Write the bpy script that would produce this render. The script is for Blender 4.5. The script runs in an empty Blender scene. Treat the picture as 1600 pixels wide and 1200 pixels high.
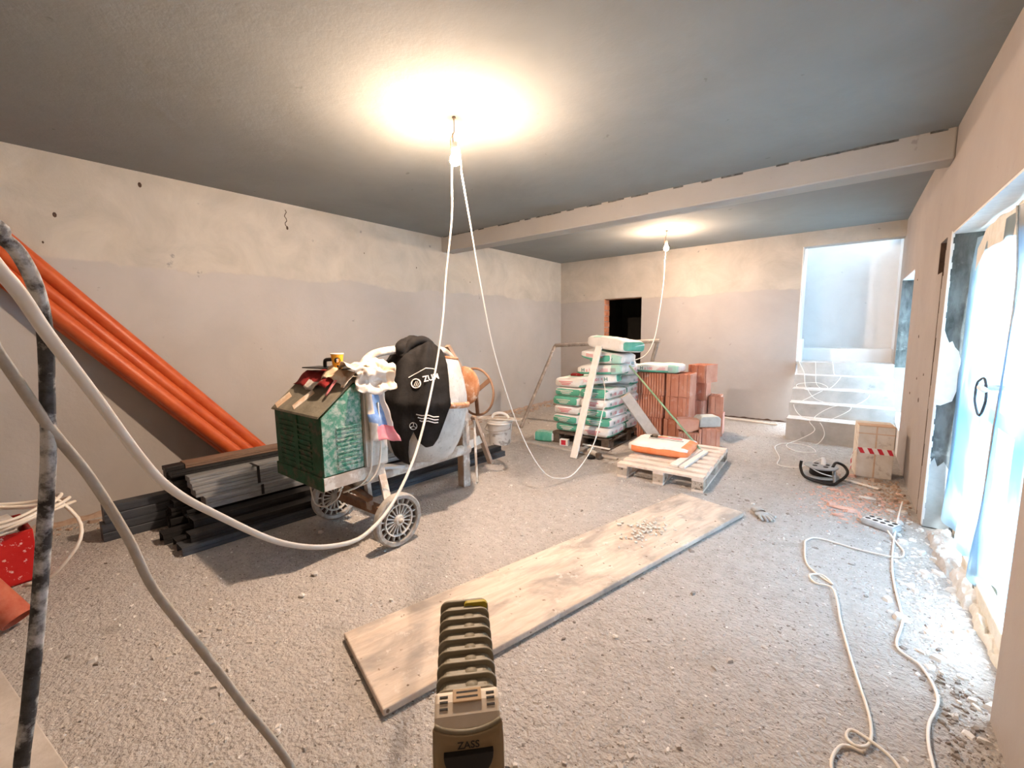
import bpy, bmesh, math, random
from mathutils import Vector, Matrix, noise as mnoise
R = math.radians
PI = math.pi
sc = bpy.context.scene
COL = sc.collection
rng = random.Random(7)

# ------------------------------------------------------------------ camera
cam_d = bpy.data.cameras.new('camera')
cam_d.sensor_width = 36.0
cam_d.lens = 665.57 / 1600 * 36.0
cam_d.clip_start = 0.02
cam = bpy.data.objects.new('camera', cam_d)
COL.objects.link(cam)
yaw, pitch, roll = 0.667859, 0.123166, -0.014422
_fw = Vector((-math.sin(yaw) * math.cos(pitch), math.cos(yaw) * math.cos(pitch), -math.sin(pitch)))
_r0 = Vector((math.cos(yaw), math.sin(yaw), 0))
_u0 = _r0.cross(_fw)
_rt = _r0 * math.cos(roll) + _u0 * math.sin(roll)
_up = -_r0 * math.sin(roll) + _u0 * math.cos(roll)
cam.matrix_world = Matrix(((_rt.x, _up.x, -_fw.x, 0), (_rt.y, _up.y, -_fw.y, 0), (_rt.z, _up.z, -_fw.z, 1.45), (0, 0, 0, 1)))
sc.camera = cam

# ------------------------------------------------------------------ world, exposure
SKY_STRENGTH = 31.0
BULB_STRENGTH = 6600.0
BULB2_STRENGTH = 4600.0
w = bpy.data.worlds.new('overcast_sky')
sc.world = w
w.use_nodes = True
_bg = w.node_tree.nodes['Background']
_bg.inputs[0].default_value = (0.78, 0.89, 1.0, 1)
_bg.inputs[1].default_value = SKY_STRENGTH
sc.cycles.max_bounces = 7
sc.cycles.diffuse_bounces = 4
sc.cycles.transparent_max_bounces = 8
vs = sc.view_settings
vs.view_transform = 'Standard'
vs.look = 'None'
vs.exposure = 0.55
vs.gamma = 1.0
vs.use_curve_mapping = False

# ------------------------------------------------------------------ materials
MATS = {}
def _new(name):
    m = bpy.data.materials.new(name)
    m.use_nodes = True
    MATS[name] = m
    nt = m.node_tree
    return m, nt, nt.nodes['Principled BSDF']
def c4(c):
    return (c[0], c[1], c[2], 1)
def N(nt, t, **kw):
    n = nt.nodes.new(t)
    for k, v in kw.items():
        setattr(n, k, v)
    return n
def noise_fac(nt, vec, scale, detail=6, rough=.6, lo=.35, hi=.65, dist=0):
    n = N(nt, 'ShaderNodeTexNoise')
    n.inputs['Scale'].default_value = scale
    n.inputs['Detail'].default_value = detail
    n.inputs['Roughness'].default_value = rough
    n.inputs['Distortion'].default_value = dist
    nt.links.new(vec, n.inputs['Vector'])
    r = N(nt, 'ShaderNodeMapRange')
    r.inputs[1].default_value = lo
    r.inputs[2].default_value = hi
    nt.links.new(n.outputs['Fac'], r.inputs[0])
    return r.outputs[0]
def mixc(nt, fac, a, b):
    m = N(nt, 'ShaderNodeMix', data_type='RGBA')
    m.clamp_factor = True
    for sock, v in ((m.inputs[0], fac), (m.inputs[6], a), (m.inputs[7], b)):
        if isinstance(v, (tuple, list)):
            sock.default_value = c4(v)
        elif isinstance(v, (int, float)):
            sock.default_value = v
        else:
            nt.links.new(v, sock)
    return m.outputs[2]
def coord(nt, kind='Object', scale=None):
    if kind == 'World':
        g = N(nt, 'ShaderNodeNewGeometry')
        out = g.outputs['Position']
    else:
        out = N(nt, 'ShaderNodeTexCoord').outputs[kind]
    if scale:
        mp = N(nt, 'ShaderNodeMapping')
        mp.inputs['Scale'].default_value = scale
        nt.links.new(out, mp.inputs[0])
        out = mp.outputs[0]
    return out
def bump(nt, b, vec, scale, strength, dist=.01, detail=5):
    n = N(nt, 'ShaderNodeTexNoise')
    n.inputs['Scale'].default_value = scale
    n.inputs['Detail'].default_value = detail
    nt.links.new(vec, n.inputs['Vector'])
    bp = N(nt, 'ShaderNodeBump')
    bp.inputs['Strength'].default_value = strength
    bp.inputs['Distance'].default_value = dist
    nt.links.new(n.outputs['Fac'], bp.inputs['Height'])
    nt.links.new(bp.outputs[0], b.inputs['Normal'])
    return bp
def pmat(name, c1, c2=None, scale=6, rough=.8, bmp=.0, bscale=60, metal=0.0, spec=.3, splat=None, splat_scale=14, splat_lo=.56, splat_hi=.6, stretch=None, bdist=.004):
    m, nt, b = _new(name)
    vec = coord(nt, 'Object', stretch)
    col = None
    if c2:
        col = mixc(nt, noise_fac(nt, vec, scale), c1, c2)
    if splat:
        f = noise_fac(nt, coord(nt, 'Object'), splat_scale, 8, .65, splat_lo, splat_hi)
        col = mixc(nt, f, col if col is not None else c1, splat)
    if col is None:
        b.inputs['Base Color'].default_value = c4(c1)
    else:
        nt.links.new(col, b.inputs['Base Color'])
    b.inputs['Roughness'].default_value = rough
    b.inputs['Metallic'].default_value = metal
    b.inputs['Specular IOR Level'].default_value = spec
    if bmp:
        bump(nt, b, vec, bscale, bmp, bdist)
    return m

def wall_mat(name, low, high, zb, tint=.0):
    m, nt, b = _new(name)
    pos = coord(nt, 'World')
    sep = N(nt, 'ShaderNodeSeparateXYZ')
    nt.links.new(pos, sep.inputs[0])
    nz = N(nt, 'ShaderNodeTexNoise')
    nz.inputs['Scale'].default_value = 1.6
    nz.inputs['Detail'].default_value = 6
    nz.inputs['Roughness'].default_value = .62
    nt.links.new(pos, nz.inputs['Vector'])
    ad = N(nt, 'ShaderNodeMath', operation='MULTIPLY_ADD')
    nt.links.new(nz.outputs['Fac'], ad.inputs[0])
    ad.inputs[1].default_value = .22
    nt.links.new(sep.outputs[2], ad.inputs[2])
    mr = N(nt, 'ShaderNodeMapRange')
    mr.inputs[1].default_value = zb + .11 - .012
    mr.inputs[2].default_value = zb + .11 + .012
    nt.links.new(ad.outputs[0], mr.inputs[0])
    v1 = noise_fac(nt, pos, 1.3, 5, .6, .3, .7, .4)
    lo = mixc(nt, v1, tuple(x * .92 for x in low), tuple(min(1, x * 1.07) for x in low))
    hi_ = mixc(nt, noise_fac(nt, pos, 2.4, 6, .65, .3, .7, .6), tuple(x * .84 for x in high), tuple(min(1, x * 1.1) for x in high))
    col = mixc(nt, mr.outputs[0], lo, hi_)
    spots = noise_fac(nt, pos, 9, 3, .5, .73, .77)
    col = mixc(nt, spots, col, tuple(x * .72 for x in low))
    nt.links.new(col, b.inputs['Base Color'])
    b.inputs['Roughness'].default_value = .92
    b.inputs['Specular IOR Level'].default_value = .15
    # relief: trowelled coat edges plus grain
    h = N(nt, 'ShaderNodeMath', operation='MULTIPLY_ADD')
    nt.links.new(mr.outputs[0], h.inputs[0])
    h.inputs[1].default_value = .7
    g = noise_fac(nt, pos, 7, 6, .65, .0, 1.0)
    nt.links.new(g, h.inputs[2])
    bp = N(nt, 'ShaderNodeBump')
    bp.inputs['Strength'].default_value = .35
    bp.inputs['Distance'].default_value = .012
    nt.links.new(h.outputs[0], bp.inputs['Height'])
    nt.links.new(bp.outputs[0], b.inputs['Normal'])
    return m

wall_mat('plaster_left', (.43, .415, .40), (.49, .465, .415), 2.03)
wall_mat('plaster_back', (.41, .385, .37), (.47, .435, .385), 2.0)
wall_mat('plaster_right', (.40, .36, .335), (.40, .36, .335), 4.0)
wall_mat('plaster_white', (.76, .775, .79), (.76, .775, .79), 9.0)
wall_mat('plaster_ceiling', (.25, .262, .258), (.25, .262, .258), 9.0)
wall_mat('plaster_beam', (.40, .385, .36), (.40, .385, .36), 9.0)

def floor_mat():
    m, nt, b = _new('dusty_screed')
    pos = coord(nt, 'World')
    a = noise_fac(nt, pos, .9, 5, .6, .3, .7, .5)
    col = mixc(nt, a, (.315, .288, .268), (.44, .418, .40))
    f2 = noise_fac(nt, pos, 16, 6, .75, .3, .7)
    col = mixc(nt, f2, col, (.52, .495, .47))
    f3 = noise_fac(nt, pos, 55, 4, .6, .60, .66)
    col = mixc(nt, f3, col, (.20, .18, .165))
    f4 = noise_fac(nt, pos, 38, 3, .5, .68, .72)
    col = mixc(nt, f4, col, (.74, .72, .69))
    f5 = noise_fac(nt, pos, 2.1, 7, .6, .60, .72, .8)
    col = mixc(nt, f5, col, (.35, .33, .31))
    nt.links.new(col, b.inputs['Base Color'])
    b.inputs['Roughness'].default_value = .95
    b.inputs['Specular IOR Level'].default_value = .12
    b1 = bump(nt, b, pos, 60, 1.0, .018, 5)
    n2 = N(nt, 'ShaderNodeTexNoise')
    n2.inputs['Scale'].default_value = 24
    n2.inputs['Detail'].default_value = 5
    nt.links.new(pos, n2.inputs['Vector'])
    b2 = N(nt, 'ShaderNodeBump')
    b2.inputs['Strength'].default_value = .5
    b2.inputs['Distance'].default_value = .03
    nt.links.new(n2.outputs['Fac'], b2.inputs['Height'])
    nt.links.new(b2.outputs[0], b1.inputs['Normal'])
floor_mat()

pmat('concrete', (.42, .41, .395), (.54, .53, .515), 5, .95, .5, 40, splat=(.34, .33, .31), splat_scale=7, splat_lo=.6, splat_hi=.7)
pmat('bitumen_grey', (.055, .06, .058), (.16, .17, .165), 11, .85, .6, 60, stretch=(1.5, 1, .5), splat=(.30, .31, .30), splat_scale=7, splat_lo=.58, splat_hi=.75)
pmat('filler_white', (.78, .79, .78), (.70, .71, .70), 20, .9, .4, 50)
pmat('concrete_dust_daylit', (.62, .61, .60), (.72, .715, .705), 6, .95, .5, 40, splat=(.48, .46, .44), splat_scale=8, splat_lo=.62, splat_hi=.72)  # dusty tread tops, with daylight from above painted into the paler colour
pmat('filler_grey', (.34, .36, .355), (.46, .48, .475), 6, .9, .4, 40)
pmat('dark_void', (.012, .011, .010), None, rough=.95)
pmat('slot_brown', (.10, .065, .05), (.05, .035, .03), 12, .95)
pmat('clay_brick', (.50, .20, .11), (.62, .29, .18), 8, .9, .4, 60)
pmat('clay_block', (.50, .20, .125), (.60, .29, .20), 5, .92, .35, 70, splat=(.74, .56, .48), splat_scale=8, splat_lo=.6, splat_hi=.75)
pmat('clay_block_pale', (.56, .29, .22), (.66, .40, .32), 5, .92, .35, 70)
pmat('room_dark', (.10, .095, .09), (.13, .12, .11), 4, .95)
pmat('pvc_frame', (.80, .81, .80), (.72, .72, .68), 4, .4)
pmat('wood_frame', (.56, .48, .36), (.66, .60, .49), 10, .8, .3, 60)
pmat('rust', (.35, .15, .07), (.50, .27, .16), 14, .9, .4, 60, splat=(.62, .50, .42), splat_scale=12, splat_lo=.56, splat_hi=.66)
pmat('rust_dark', (.20, .115, .075), (.30, .19, .13), 12, .9, .3, 60)
pmat('drum_cement', (.47, .46, .44), (.58, .57, .55), 9, .95, .7, 30, splat=(.40, .39, .37), splat_scale=22, splat_lo=.58, splat_hi=.66, bdist=.01)
pmat('frame_cement', (.42, .36, .31), (.55, .50, .45), 8, .9, .5, 45, splat=(.66, .645, .61), splat_scale=8, splat_lo=.48, splat_hi=.56)
pmat('mixer_green', (.008, .055, .026), (.018, .095, .05), 10, .6, .3, 40, splat=(.07, .075, .05), splat_scale=16, splat_lo=.5, splat_hi=.62)
pmat('mixer_green_light', (.04, .20, .135), (.10, .29, .21), 12, .7, .4, 50, splat=(.40, .46, .42), splat_scale=30, splat_lo=.44, splat_hi=.60)
pmat('mixer_dusty', (.17, .155, .12), (.25, .23, .18), 9, .9, .4, 50, splat=(.50, .40, .27), splat_scale=4, splat_lo=.66, splat_hi=.68)
pmat('mixer_grey', (.56, .56, .53), (.66, .65, .62), 9, .9, .4, 40, splat=(.40, .42, .38), splat_scale=10, splat_lo=.55, splat_hi=.68)
pmat('plastic_black', (.015, .015, .017), None, rough=.45)
pmat('rubber_dusty', (.28, .265, .245), (.44, .425, .40), 20, .95, .4, 60)
pmat('wheel_plastic', (.50, .49, .46), (.60, .585, .555), 20, .9, .3, 60)
pmat('cable_white', (.80, .79, .76), None, rough=.45)
pmat('cable_cream', (.74, .70, .63), None, rough=.5)
pmat('cable_dirty_black', (.035, .037, .042), (.09, .095, .10), 60, .8, .5, 120, splat=(.58, .60, .61), splat_scale=28, splat_lo=.46, splat_hi=.60)
pmat('cable_grey', (.42, .40, .36), (.55, .52, .47), 40, .8, .3, 120)
pmat('pipe_orange', (.47, .075, .018), (.54, .11, .03), 8, .42, .05, 80, spec=.4)
pmat('pipe_red_dusty', (.42, .09, .05), (.50, .15, .09), 20, .8, .2, 100)
pmat('crate_red', (.46, .008, .007), (.52, .02, .015), 9, .5, splat=(.75, .45, .40), splat_scale=26, splat_lo=.60, splat_hi=.63)
pmat('rubble_grey', (.44, .41, .38), (.58, .55, .52), 18, .95, .5, 60)
pmat('steel_dark', (.018, .018, .02), (.036, .036, .038), 6, .5, .1, 90, metal=.3, stretch=(8, .6, 8))
pmat('steel_bluish', (.055, .063, .078), (.09, .10, .115), 6, .5, .1, 90, metal=.4, stretch=(8, .6, 8))
pmat('steel_galvanised', (.26, .28, .30), (.40, .42, .44), 7, .45, .1, 90, metal=.55, stretch=(8, .6, 8))
pmat('steel_brownish', (.16, .10, .075), (.22, .15, .11), 6, .6, .1, 90, metal=.2, stretch=(8, .6, 8))
pmat('cloth_black', (.006, .0055, .006), (.016, .015, .015), 14, .85, .4, 90)
pmat('print_white', (.82, .80, .78), None, rough=.7)
pmat('cup_orange', (.85, .38, .02), (.88, .43, .03), 8, .45)
pmat('print_black', (.02, .02, .02), None, rough=.6)
pmat('cloth_red', (.16, .008, .008), (.26, .02, .02), 12, .85, .3, 60, splat=(.45, .35, .30), splat_scale=9, splat_lo=.62, splat_hi=.7)
pmat('kraft_paper', (.62, .44, .29), (.74, .58, .43), 9, .9, .3, 50, splat=(.80, .74, .67), splat_scale=7, splat_lo=.5, splat_hi=.6)
pmat('paper_white', (.60, .52, .45), (.72, .68, .64), 8, .9, .3, 50)
pmat('sack_blue', (.08, .19, .48), (.35, .48, .68), 12, .7)
pmat('sack_pink', (.74, .20, .24), (.80, .32, .34), 12, .8)
pmat('bag_white', (.76, .75, .73), (.84, .835, .82), 9, .75, .25, 30, splat=(.66, .62, .58), splat_scale=5, splat_lo=.6, splat_hi=.72)
pmat('bag_green', (.08, .38, .27), (.16, .48, .36), 9, .65, .2, 30)
pmat('bag_green_pale', (.34, .60, .50), (.45, .70, .60), 9, .65, .2, 30)
pmat('bag_orange', (.80, .22, .07), (.85, .32, .15), 9, .65, .2, 30)
pmat('print_dark_green', (.03, .16, .13), None, rough=.6)
pmat('print_pink', (.72, .22, .26), None, rough=.6)
pmat('print_grey', (.48, .49, .49), None, rough=.6)
pmat('pallet_dark', (.09, .07, .055), (.16, .125, .10), 8, .9, .3, 60, stretch=(3, 3, 3))
pmat('pallet_light', (.66, .56, .48), (.76, .68, .61), 7, .9, .3, 60, splat=(.52, .42, .36), splat_scale=9, splat_lo=.6, splat_hi=.7)
pmat('pallet_block', (.40, .33, .27), (.52, .45, .38), 12, .95, .3, 60, splat=(.08, .07, .06), splat_scale=14, splat_lo=.54, splat_hi=.62)
pmat('timber_pale', (.78, .74, .68), (.84, .81, .77), 7, .85, .2, 50, stretch=(6, 6, .6))
pmat('timber_grey', (.44, .40, .36), (.56, .52, .48), 8, .9, .4, 50, splat=(.36, .32, .28), splat_scale=8, splat_lo=.62, splat_hi=.72)
pmat('timber_brown', (.36, .25, .18), (.48, .37, .29), 8, .9, .3, 50)
pmat('rod_green', (.22, .40, .22), (.36, .50, .33), 20, .7)
pmat('tube_steel', (.26, .23, .21), (.40, .36, .34), 12, .6, .2, 60, metal=.3, splat=(.55, .52, .49), splat_scale=9, splat_lo=.55, splat_hi=.68)
pmat('bucket_white', (.76, .75, .73), (.80, .79, .77), 9, .7, splat=(.40, .37, .35), splat_scale=12, splat_lo=.56, splat_hi=.62)
pmat('plastic_white', (.80, .79, .77), (.74, .72, .69), 9, .5)
pmat('carton_dirty', (.62, .56, .49), (.72, .68, .62), 8, .9, .3, 50, splat=(.44, .37, .31), splat_scale=10, splat_lo=.58, splat_hi=.68)
pmat('carton_brown', (.56, .38, .26), (.64, .48, .36), 8, .9)
pmat('tape_red', (.55, .03, .05), None, rough=.5)
pmat('tape_white', (.82, .80, .78), None, rough=.5)
pmat('reel_grey', (.27, .28, .29), (.36, .37, .37), 9, .5)
pmat('glove_grey', (.30, .31, .32), (.44, .45, .45), 14, .9, .4, 60)
pmat('brick_grey', (.36, .37, .38), (.48, .49, .50), 14, .9, .4, 60)
pmat('block_concrete', (.47, .52, .52), (.57, .61, .61), 12, .95, .4, 60)
pmat('heater_olive', (.185, .165, .115), (.235, .21, .155), 9, .5, .15, 80, spec=.4, splat=(.30, .275, .225), splat_scale=6, splat_lo=.58, splat_hi=.75)
pmat('heater_yellow', (.40, .33, .03), (.34, .27, .03), 9, .5)
pmat('heater_cream', (.58, .50, .40), (.64, .57, .48), 9, .45, spec=.4)
pmat('heater_brown', (.23, .165, .085), (.27, .20, .115), 9, .5, spec=.4)
pmat('heater_label', (.46, .33, .20), (.52, .38, .25), 9, .6)
pmat('foam_cream', (.70, .66, .57), (.80, .77, .70), 16, .95, .5, 50)
pmat('brass_dark', (.16, .13, .10), None, rough=.5, metal=.5)
pmat('tool_mixed', (.50, .47, .42), (.62, .60, .56), 14, .8)
pmat('chip_pale', (.62, .60, .57), (.74, .72, .69), 14, .95)
pmat('chip_brick', (.60, .34, .27), (.70, .48, .40), 14, .95)
pmat('chip_dark', (.22, .195, .175), (.32, .29, .265), 14, .95)
pmat('rubble_earth', (.36, .26, .20), (.47, .37, .30), 14, .95)
pmat('ground_outside', (.55, .56, .55), (.62, .62, .60), 2, .95)

def plywood_mat():
    m, nt, b = _new('plywood_dirty')
    v = coord(nt, 'Object', (7, .9, 1))
    col = mixc(nt, noise_fac(nt, v, 4, 8, .6, .3, .7, .8), (.53, .43, .345), (.70, .61, .52))
    v2 = coord(nt, 'Object', (1.6, .8, 1))
    col = mixc(nt, noise_fac(nt, v2, 3.2, 6, .6, .46, .64, .5), col, (.36, .315, .275))
    v3 = coord(nt, 'Object')
    col = mixc(nt, noise_fac(nt, v3, 26, 3, .5, .68, .73), col, (.20, .14, .10))
    col = mixc(nt, noise_fac(nt, v3, 12, 6, .7, .60, .75), col, (.76, .71, .66))
    nt.links.new(col, b.inputs['Base Color'])
    b.inputs['Roughness'].default_value = .85
    b.inputs['Specular IOR Level'].default_value = .2
    bump(nt, b, v, 30, .3, .003)
plywood_mat()

def film_mat(name, ca, cb):
    m, nt, b = _new(name)
    nt.nodes.remove(b)
    out = nt.nodes['Material Output']
    tl = N(nt, 'ShaderNodeBsdfTranslucent')
    v = coord(nt, 'World', (1, 1.2, .5))
    f = noise_fac(nt, v, 2.2, 4, .5, .4, .62, .3)
    col = mixc(nt, f, ca, cb)
    nt.links.new(col, tl.inputs['Color'])
    df = N(nt, 'ShaderNodeBsdfDiffuse')
    df.inputs['Color'].default_value = (.55, .60, .63, 1)
    gl = N(nt, 'ShaderNodeBsdfGlossy')
    gl.inputs['Roughness'].default_value = .25
    tr = N(nt, 'ShaderNodeBsdfTransparent')
    m1 = N(nt, 'ShaderNodeMixShader'); m1.inputs[0].default_value = .25
    nt.links.new(tl.outputs[0], m1.inputs[1]); nt.links.new(df.outputs[0], m1.inputs[2])
    m2 = N(nt, 'ShaderNodeMixShader'); m2.inputs[0].default_value = .05
    nt.links.new(m1.outputs[0], m2.inputs[1]); nt.links.new(gl.outputs[0], m2.inputs[2])
    m3 = N(nt, 'ShaderNodeMixShader'); m3.inputs[0].default_value = .12
    nt.links.new(m2.outputs[0], m3.inputs[1]); nt.links.new(tr.outputs[0], m3.inputs[2])
    nt.links.new(m3.outputs[0], out.inputs['Surface'])
film_mat('plastic_film', (.31, .42, .47), (.055, .17, .285))
film_mat('plastic_film_blue', (.20, .31, .38), (.04, .145, .25))
def glass_mat():
    m, nt, b = _new('window_glass')
    nt.nodes.remove(b)
    out = nt.nodes['Material Output']
    tr = N(nt, 'ShaderNodeBsdfTransparent')
    tr.inputs['Color'].default_value = (.92, .96, .97, 1)
    gl = N(nt, 'ShaderNodeBsdfGlossy'); gl.inputs['Roughness'].default_value = .05
    m2 = N(nt, 'ShaderNodeMixShader'); m2.inputs[0].default_value = .07
    nt.links.new(tr.outputs[0], m2.inputs[1]); nt.links.new(gl.outputs[0], m2.inputs[2])
    nt.links.new(m2.outputs[0], out.inputs['Surface'])
glass_mat()
def emit_mat(name, col, s):
    m, nt, b = _new(name)
    b.inputs['Base Color'].default_value = (1, .9, .75, 1)
    b.inputs['Emission Color'].default_value = c4(col)
    b.inputs['Emission Strength'].default_value = s
emit_mat('bulb_glow', (1.0, .725, .525), BULB_STRENGTH)
emit_mat('bulb_glow_far', (1.0, .725, .525), BULB2_STRENGTH)
emit_mat('bulb_neck_glow', (1.0, .66, .42), BULB_STRENGTH * .17)
emit_mat('bulb_neck_glow_far', (1.0, .66, .42), BULB2_STRENGTH * .17)

# ------------------------------------------------------------------ mesh helpers
class MB:
    def __init__(s):
        s.v = []; s.f = []; s.mi = []
    def add(s, verts, faces, mi=0):
        o = len(s.v)
        s.v += [tuple(v) for v in verts]
        s.f += [tuple(i + o for i in f) for f in faces]
        s.mi += [mi] * len(faces)
        return s
    def box(s, lo, hi, M=None, mi=0):
        x0, y0, z0 = lo; x1, y1, z1 = hi
        vs_ = [(x0, y0, z0), (x1, y0, z0), (x1, y1, z0), (x0, y1, z0), (x0, y0, z1), (x1, y0, z1), (x1, y1, z1), (x0, y1, z1)]
        if M is not None:
            vs_ = [M @ Vector(v) for v in vs_]
        return s.add(vs_, [(0, 3, 2, 1), (4, 5, 6, 7), (0, 1, 5, 4), (1, 2, 6, 5), (2, 3, 7, 6), (3, 0, 4, 7)], mi)
    def cbox(s, c, d, rz=0, M=None, mi=0):
        MM = Matrix.Translation(c) @ Matrix.Rotation(rz, 4, 'Z')
        if M is not None:
            MM = MM @ M
        return s.box((-d[0] / 2, -d[1] / 2, -d[2] / 2), (d[0] / 2, d[1] / 2, d[2] / 2), MM, mi)
    def bar(s, a, b, wdt, hgt, up=(0, 0, 1), mi=0):
        a = Vector(a); b = Vector(b); d = (b - a)
        L = d.length; d.normalize()
        u = Vector(up)
        if abs(d.dot(u)) > .98:
            u = Vector((0, 1, 0))
        r = d.cross(u).normalized(); u = r.cross(d)
        vs_ = []
        for t in (a, b):
            for sx, sy in ((-1, -1), (1, -1), (1, 1), (-1, 1)):
                vs_.append(t + r * sx * wdt / 2 + u * sy * hgt / 2)
        return s.add(vs_, [(0, 3, 2, 1), (4, 5, 6, 7), (0, 1, 5, 4), (1, 2, 6, 5), (2, 3, 7, 6), (3, 0, 4, 7)], mi)
    def prism(s, poly, lo, hi, M=None, mi=0):
        # poly in local (a, b); extruded along third axis; M maps (a, b, t)
        n = len(poly)
        vs_ = [Vector((a, b, lo)) for a, b in poly] + [Vector((a, b, hi)) for a, b in poly]
        if M is not None:
            vs_ = [M @ v for v in vs_]
        fs = [tuple(range(n))[::-1], tuple(range(n, 2 * n))]
        fs += [(i, (i + 1) % n, n + (i + 1) % n, n + i) for i in range(n)]
        return s.add(vs_, fs, mi)
    def lathe(s, prof, n=24, M=None, mi=0, a0=0, a1=2 * PI):
        full = abs(a1 - a0 - 2 * PI) < 1e-6
        cnt = n if full else n + 1
        vs_ = []
        for (r, h) in prof:
            for i in range(cnt):
                a = a0 + (a1 - a0) * i / n
                v = Vector((r * math.cos(a), r * math.sin(a), h))
                vs_.append(M @ v if M is not None else v)
        fs = []
        for k in range(len(prof) - 1):
            for i in range(n):
                j = (i + 1) % cnt
                fs.append((k * cnt + i, k * cnt + j, (k + 1) * cnt + j, (k + 1) * cnt + i))
        return s.add(vs_, fs, mi)
    def tube(s, pts, r, n=8, closed=False, mi=0, caps=True):
        pts = [Vector(q) for q in pts]
        m = len(pts)
        rr = r if isinstance(r, (list, tuple)) else [r] * m
        tang = []
        for i in range(m):
            if closed:
                t = pts[(i + 1) % m] - pts[(i - 1) % m]
            else:
                t = pts[min(i + 1, m - 1)] - pts[max(i - 1, 0)]
            tang.append(t.normalized())
        u = tang[0].orthogonal().normalized()
        vs_ = []
        for i in range(m):
            u = (u - tang[i] * u.dot(tang[i]))
            u = u.normalized() if u.length > 1e-6 else tang[i].orthogonal().normalized()
            w_ = tang[i].cross(u)
            for k in range(n):
                a = 2 * PI * k / n
                vs_.append(pts[i] + (u * math.cos(a) + w_ * math.sin(a)) * rr[i])
        fs = []
        for i in range(m if closed else m - 1):
            j = (i + 1) % m
            for k in range(n):
                l = (k + 1) % n
                fs.append((i * n + k, i * n + l, j * n + l, j * n + k))
        if not closed and caps:
            fs.append(tuple(range(n))[::-1])
            fs.append(tuple((m - 1) * n + k for k in range(n)))
        return s.add(vs_, fs, mi)
    def grid(s, fn, nu, nv, mif=None):
        o = []
        for j in range(nv + 1):
            for i in range(nu + 1):
                o.append(fn(i / nu, j / nv))
        for j in range(nv):
            for i in range(nu):
                pass
        base = len(s.v)
        s.v += [tuple(q) for q in o]
        for j in range(nv):
            for i in range(nu):
                a = base + j * (nu + 1) + i
                s.f.append((a, a + 1, a + nu + 2, a + nu + 1))
                s.mi.append(mif((i + .5) / nu, (j + .5) / nv) if mif else 0)
        return s

def smooth_pts(pts, k=6, closed=False):
    P = [Vector(q) for q in pts]
    out = []
    n = len(P)
    rngi = range(n if closed else n - 1)
    for i in rngi:
        if closed:
            p0, p1, p2, p3 = P[i - 1], P[i], P[(i + 1) % n], P[(i + 2) % n]
        else:
            p0, p1, p2, p3 = P[max(i - 1, 0)], P[i], P[i + 1], P[min(i + 2, n - 1)]
        for j in range(k):
            t = j / k
            out.append(.5 * ((2 * p1) + (p2 - p0) * t + (2 * p0 - 5 * p1 + 4 * p2 - p3) * t * t + (3 * p1 - p0 - 3 * p2 + p3) * t ** 3))
    if not closed:
        out.append(P[-1])
    return out

LOC = {}
def mesh_of(name, mb, mats, smooth=False, off=None):
    me = bpy.data.meshes.new(name)
    vsx = mb.v if off is None else [(v[0] - off[0], v[1] - off[1], v[2] - off[2]) for v in mb.v]
    me.from_pydata(vsx, [], mb.f)
    if isinstance(mats, str):
        mats = [mats]
    for q in mats:
        me.materials.append(MATS[q])
    if any(mb.mi):
        me.polygons.foreach_set('material_index', mb.mi)
    bm = bmesh.new(); bm.from_mesh(me)
    bmesh.ops.recalc_face_normals(bm, faces=bm.faces)
    bm.to_mesh(me); bm.free()
    if smooth:
        me.shade_smooth()
        if smooth == 'auto':
            me.set_sharp_from_angle(angle=R(40))
    me.update()
    return me
def tag(o, label=None, cat=None, group=None, kind=None):
    if label: o['label'] = label
    if cat: o['category'] = cat
    if group: o['group'] = group
    if kind: o['kind'] = kind
    return o
def bev(o, wd, seg=2):
    m = o.modifiers.new('bevel', 'BEVEL'); m.width = wd; m.segments = seg; m.limit_method = 'ANGLE'; m.angle_limit = R(40)
    return o
def solid(o, t, off=0):
    m = o.modifiers.new('solid', 'SOLIDIFY'); m.thickness = t; m.offset = off
    return o
def obj(name, mb, mats, parent=None, smooth=False, local=False, bevel=0):
    """A mesh object; vertices are given in world coordinates unless local. Top level: origin at the base centre."""
    if parent is None:
        if local:
            off = (0, 0, 0)
        else:
            xs = [v[0] for v in mb.v]; ys = [v[1] for v in mb.v]; zs = [v[2] for v in mb.v]
            off = ((min(xs) + max(xs)) / 2, (min(ys) + max(ys)) / 2, min(zs))
        o = bpy.data.objects.new(name, mesh_of(name, mb, mats, smooth, None if local else off))
        COL.objects.link(o)
        o.location = off
        LOC[o] = Vector(off)
    else:
        off = (0, 0, 0) if local else LOC[parent]
        o = bpy.data.objects.new(name, mesh_of(name, mb, mats, smooth, None if local else off))
        COL.objects.link(o)
        o.parent = parent
        LOC[o] = Vector(LOC.get(parent, (0, 0, 0)))
    if bevel:
        bev(o, bevel)
    return o
def empty(name, label, cat, loc=(0, 0, 0), rz=0, group=None, kind=None):
    o = bpy.data.objects.new(name, None)
    COL.objects.link(o)
    o.empty_display_size = .1
    o.location = loc
    o.rotation_euler = (0, 0, rz)
    LOC[o] = Vector(loc)
    return tag(o, label, cat, group, kind)
def copy_tree(o, parent=None):
    c = o.copy(); COL.objects.link(c)
    if parent is not None:
        c.parent = parent
    LOC[c] = LOC.get(o, Vector((0, 0, 0)))
    for ch in list(o.children):
        if ch.name != c.name:
            copy_tree(ch, c)
    return c
_TXT = {}
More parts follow.
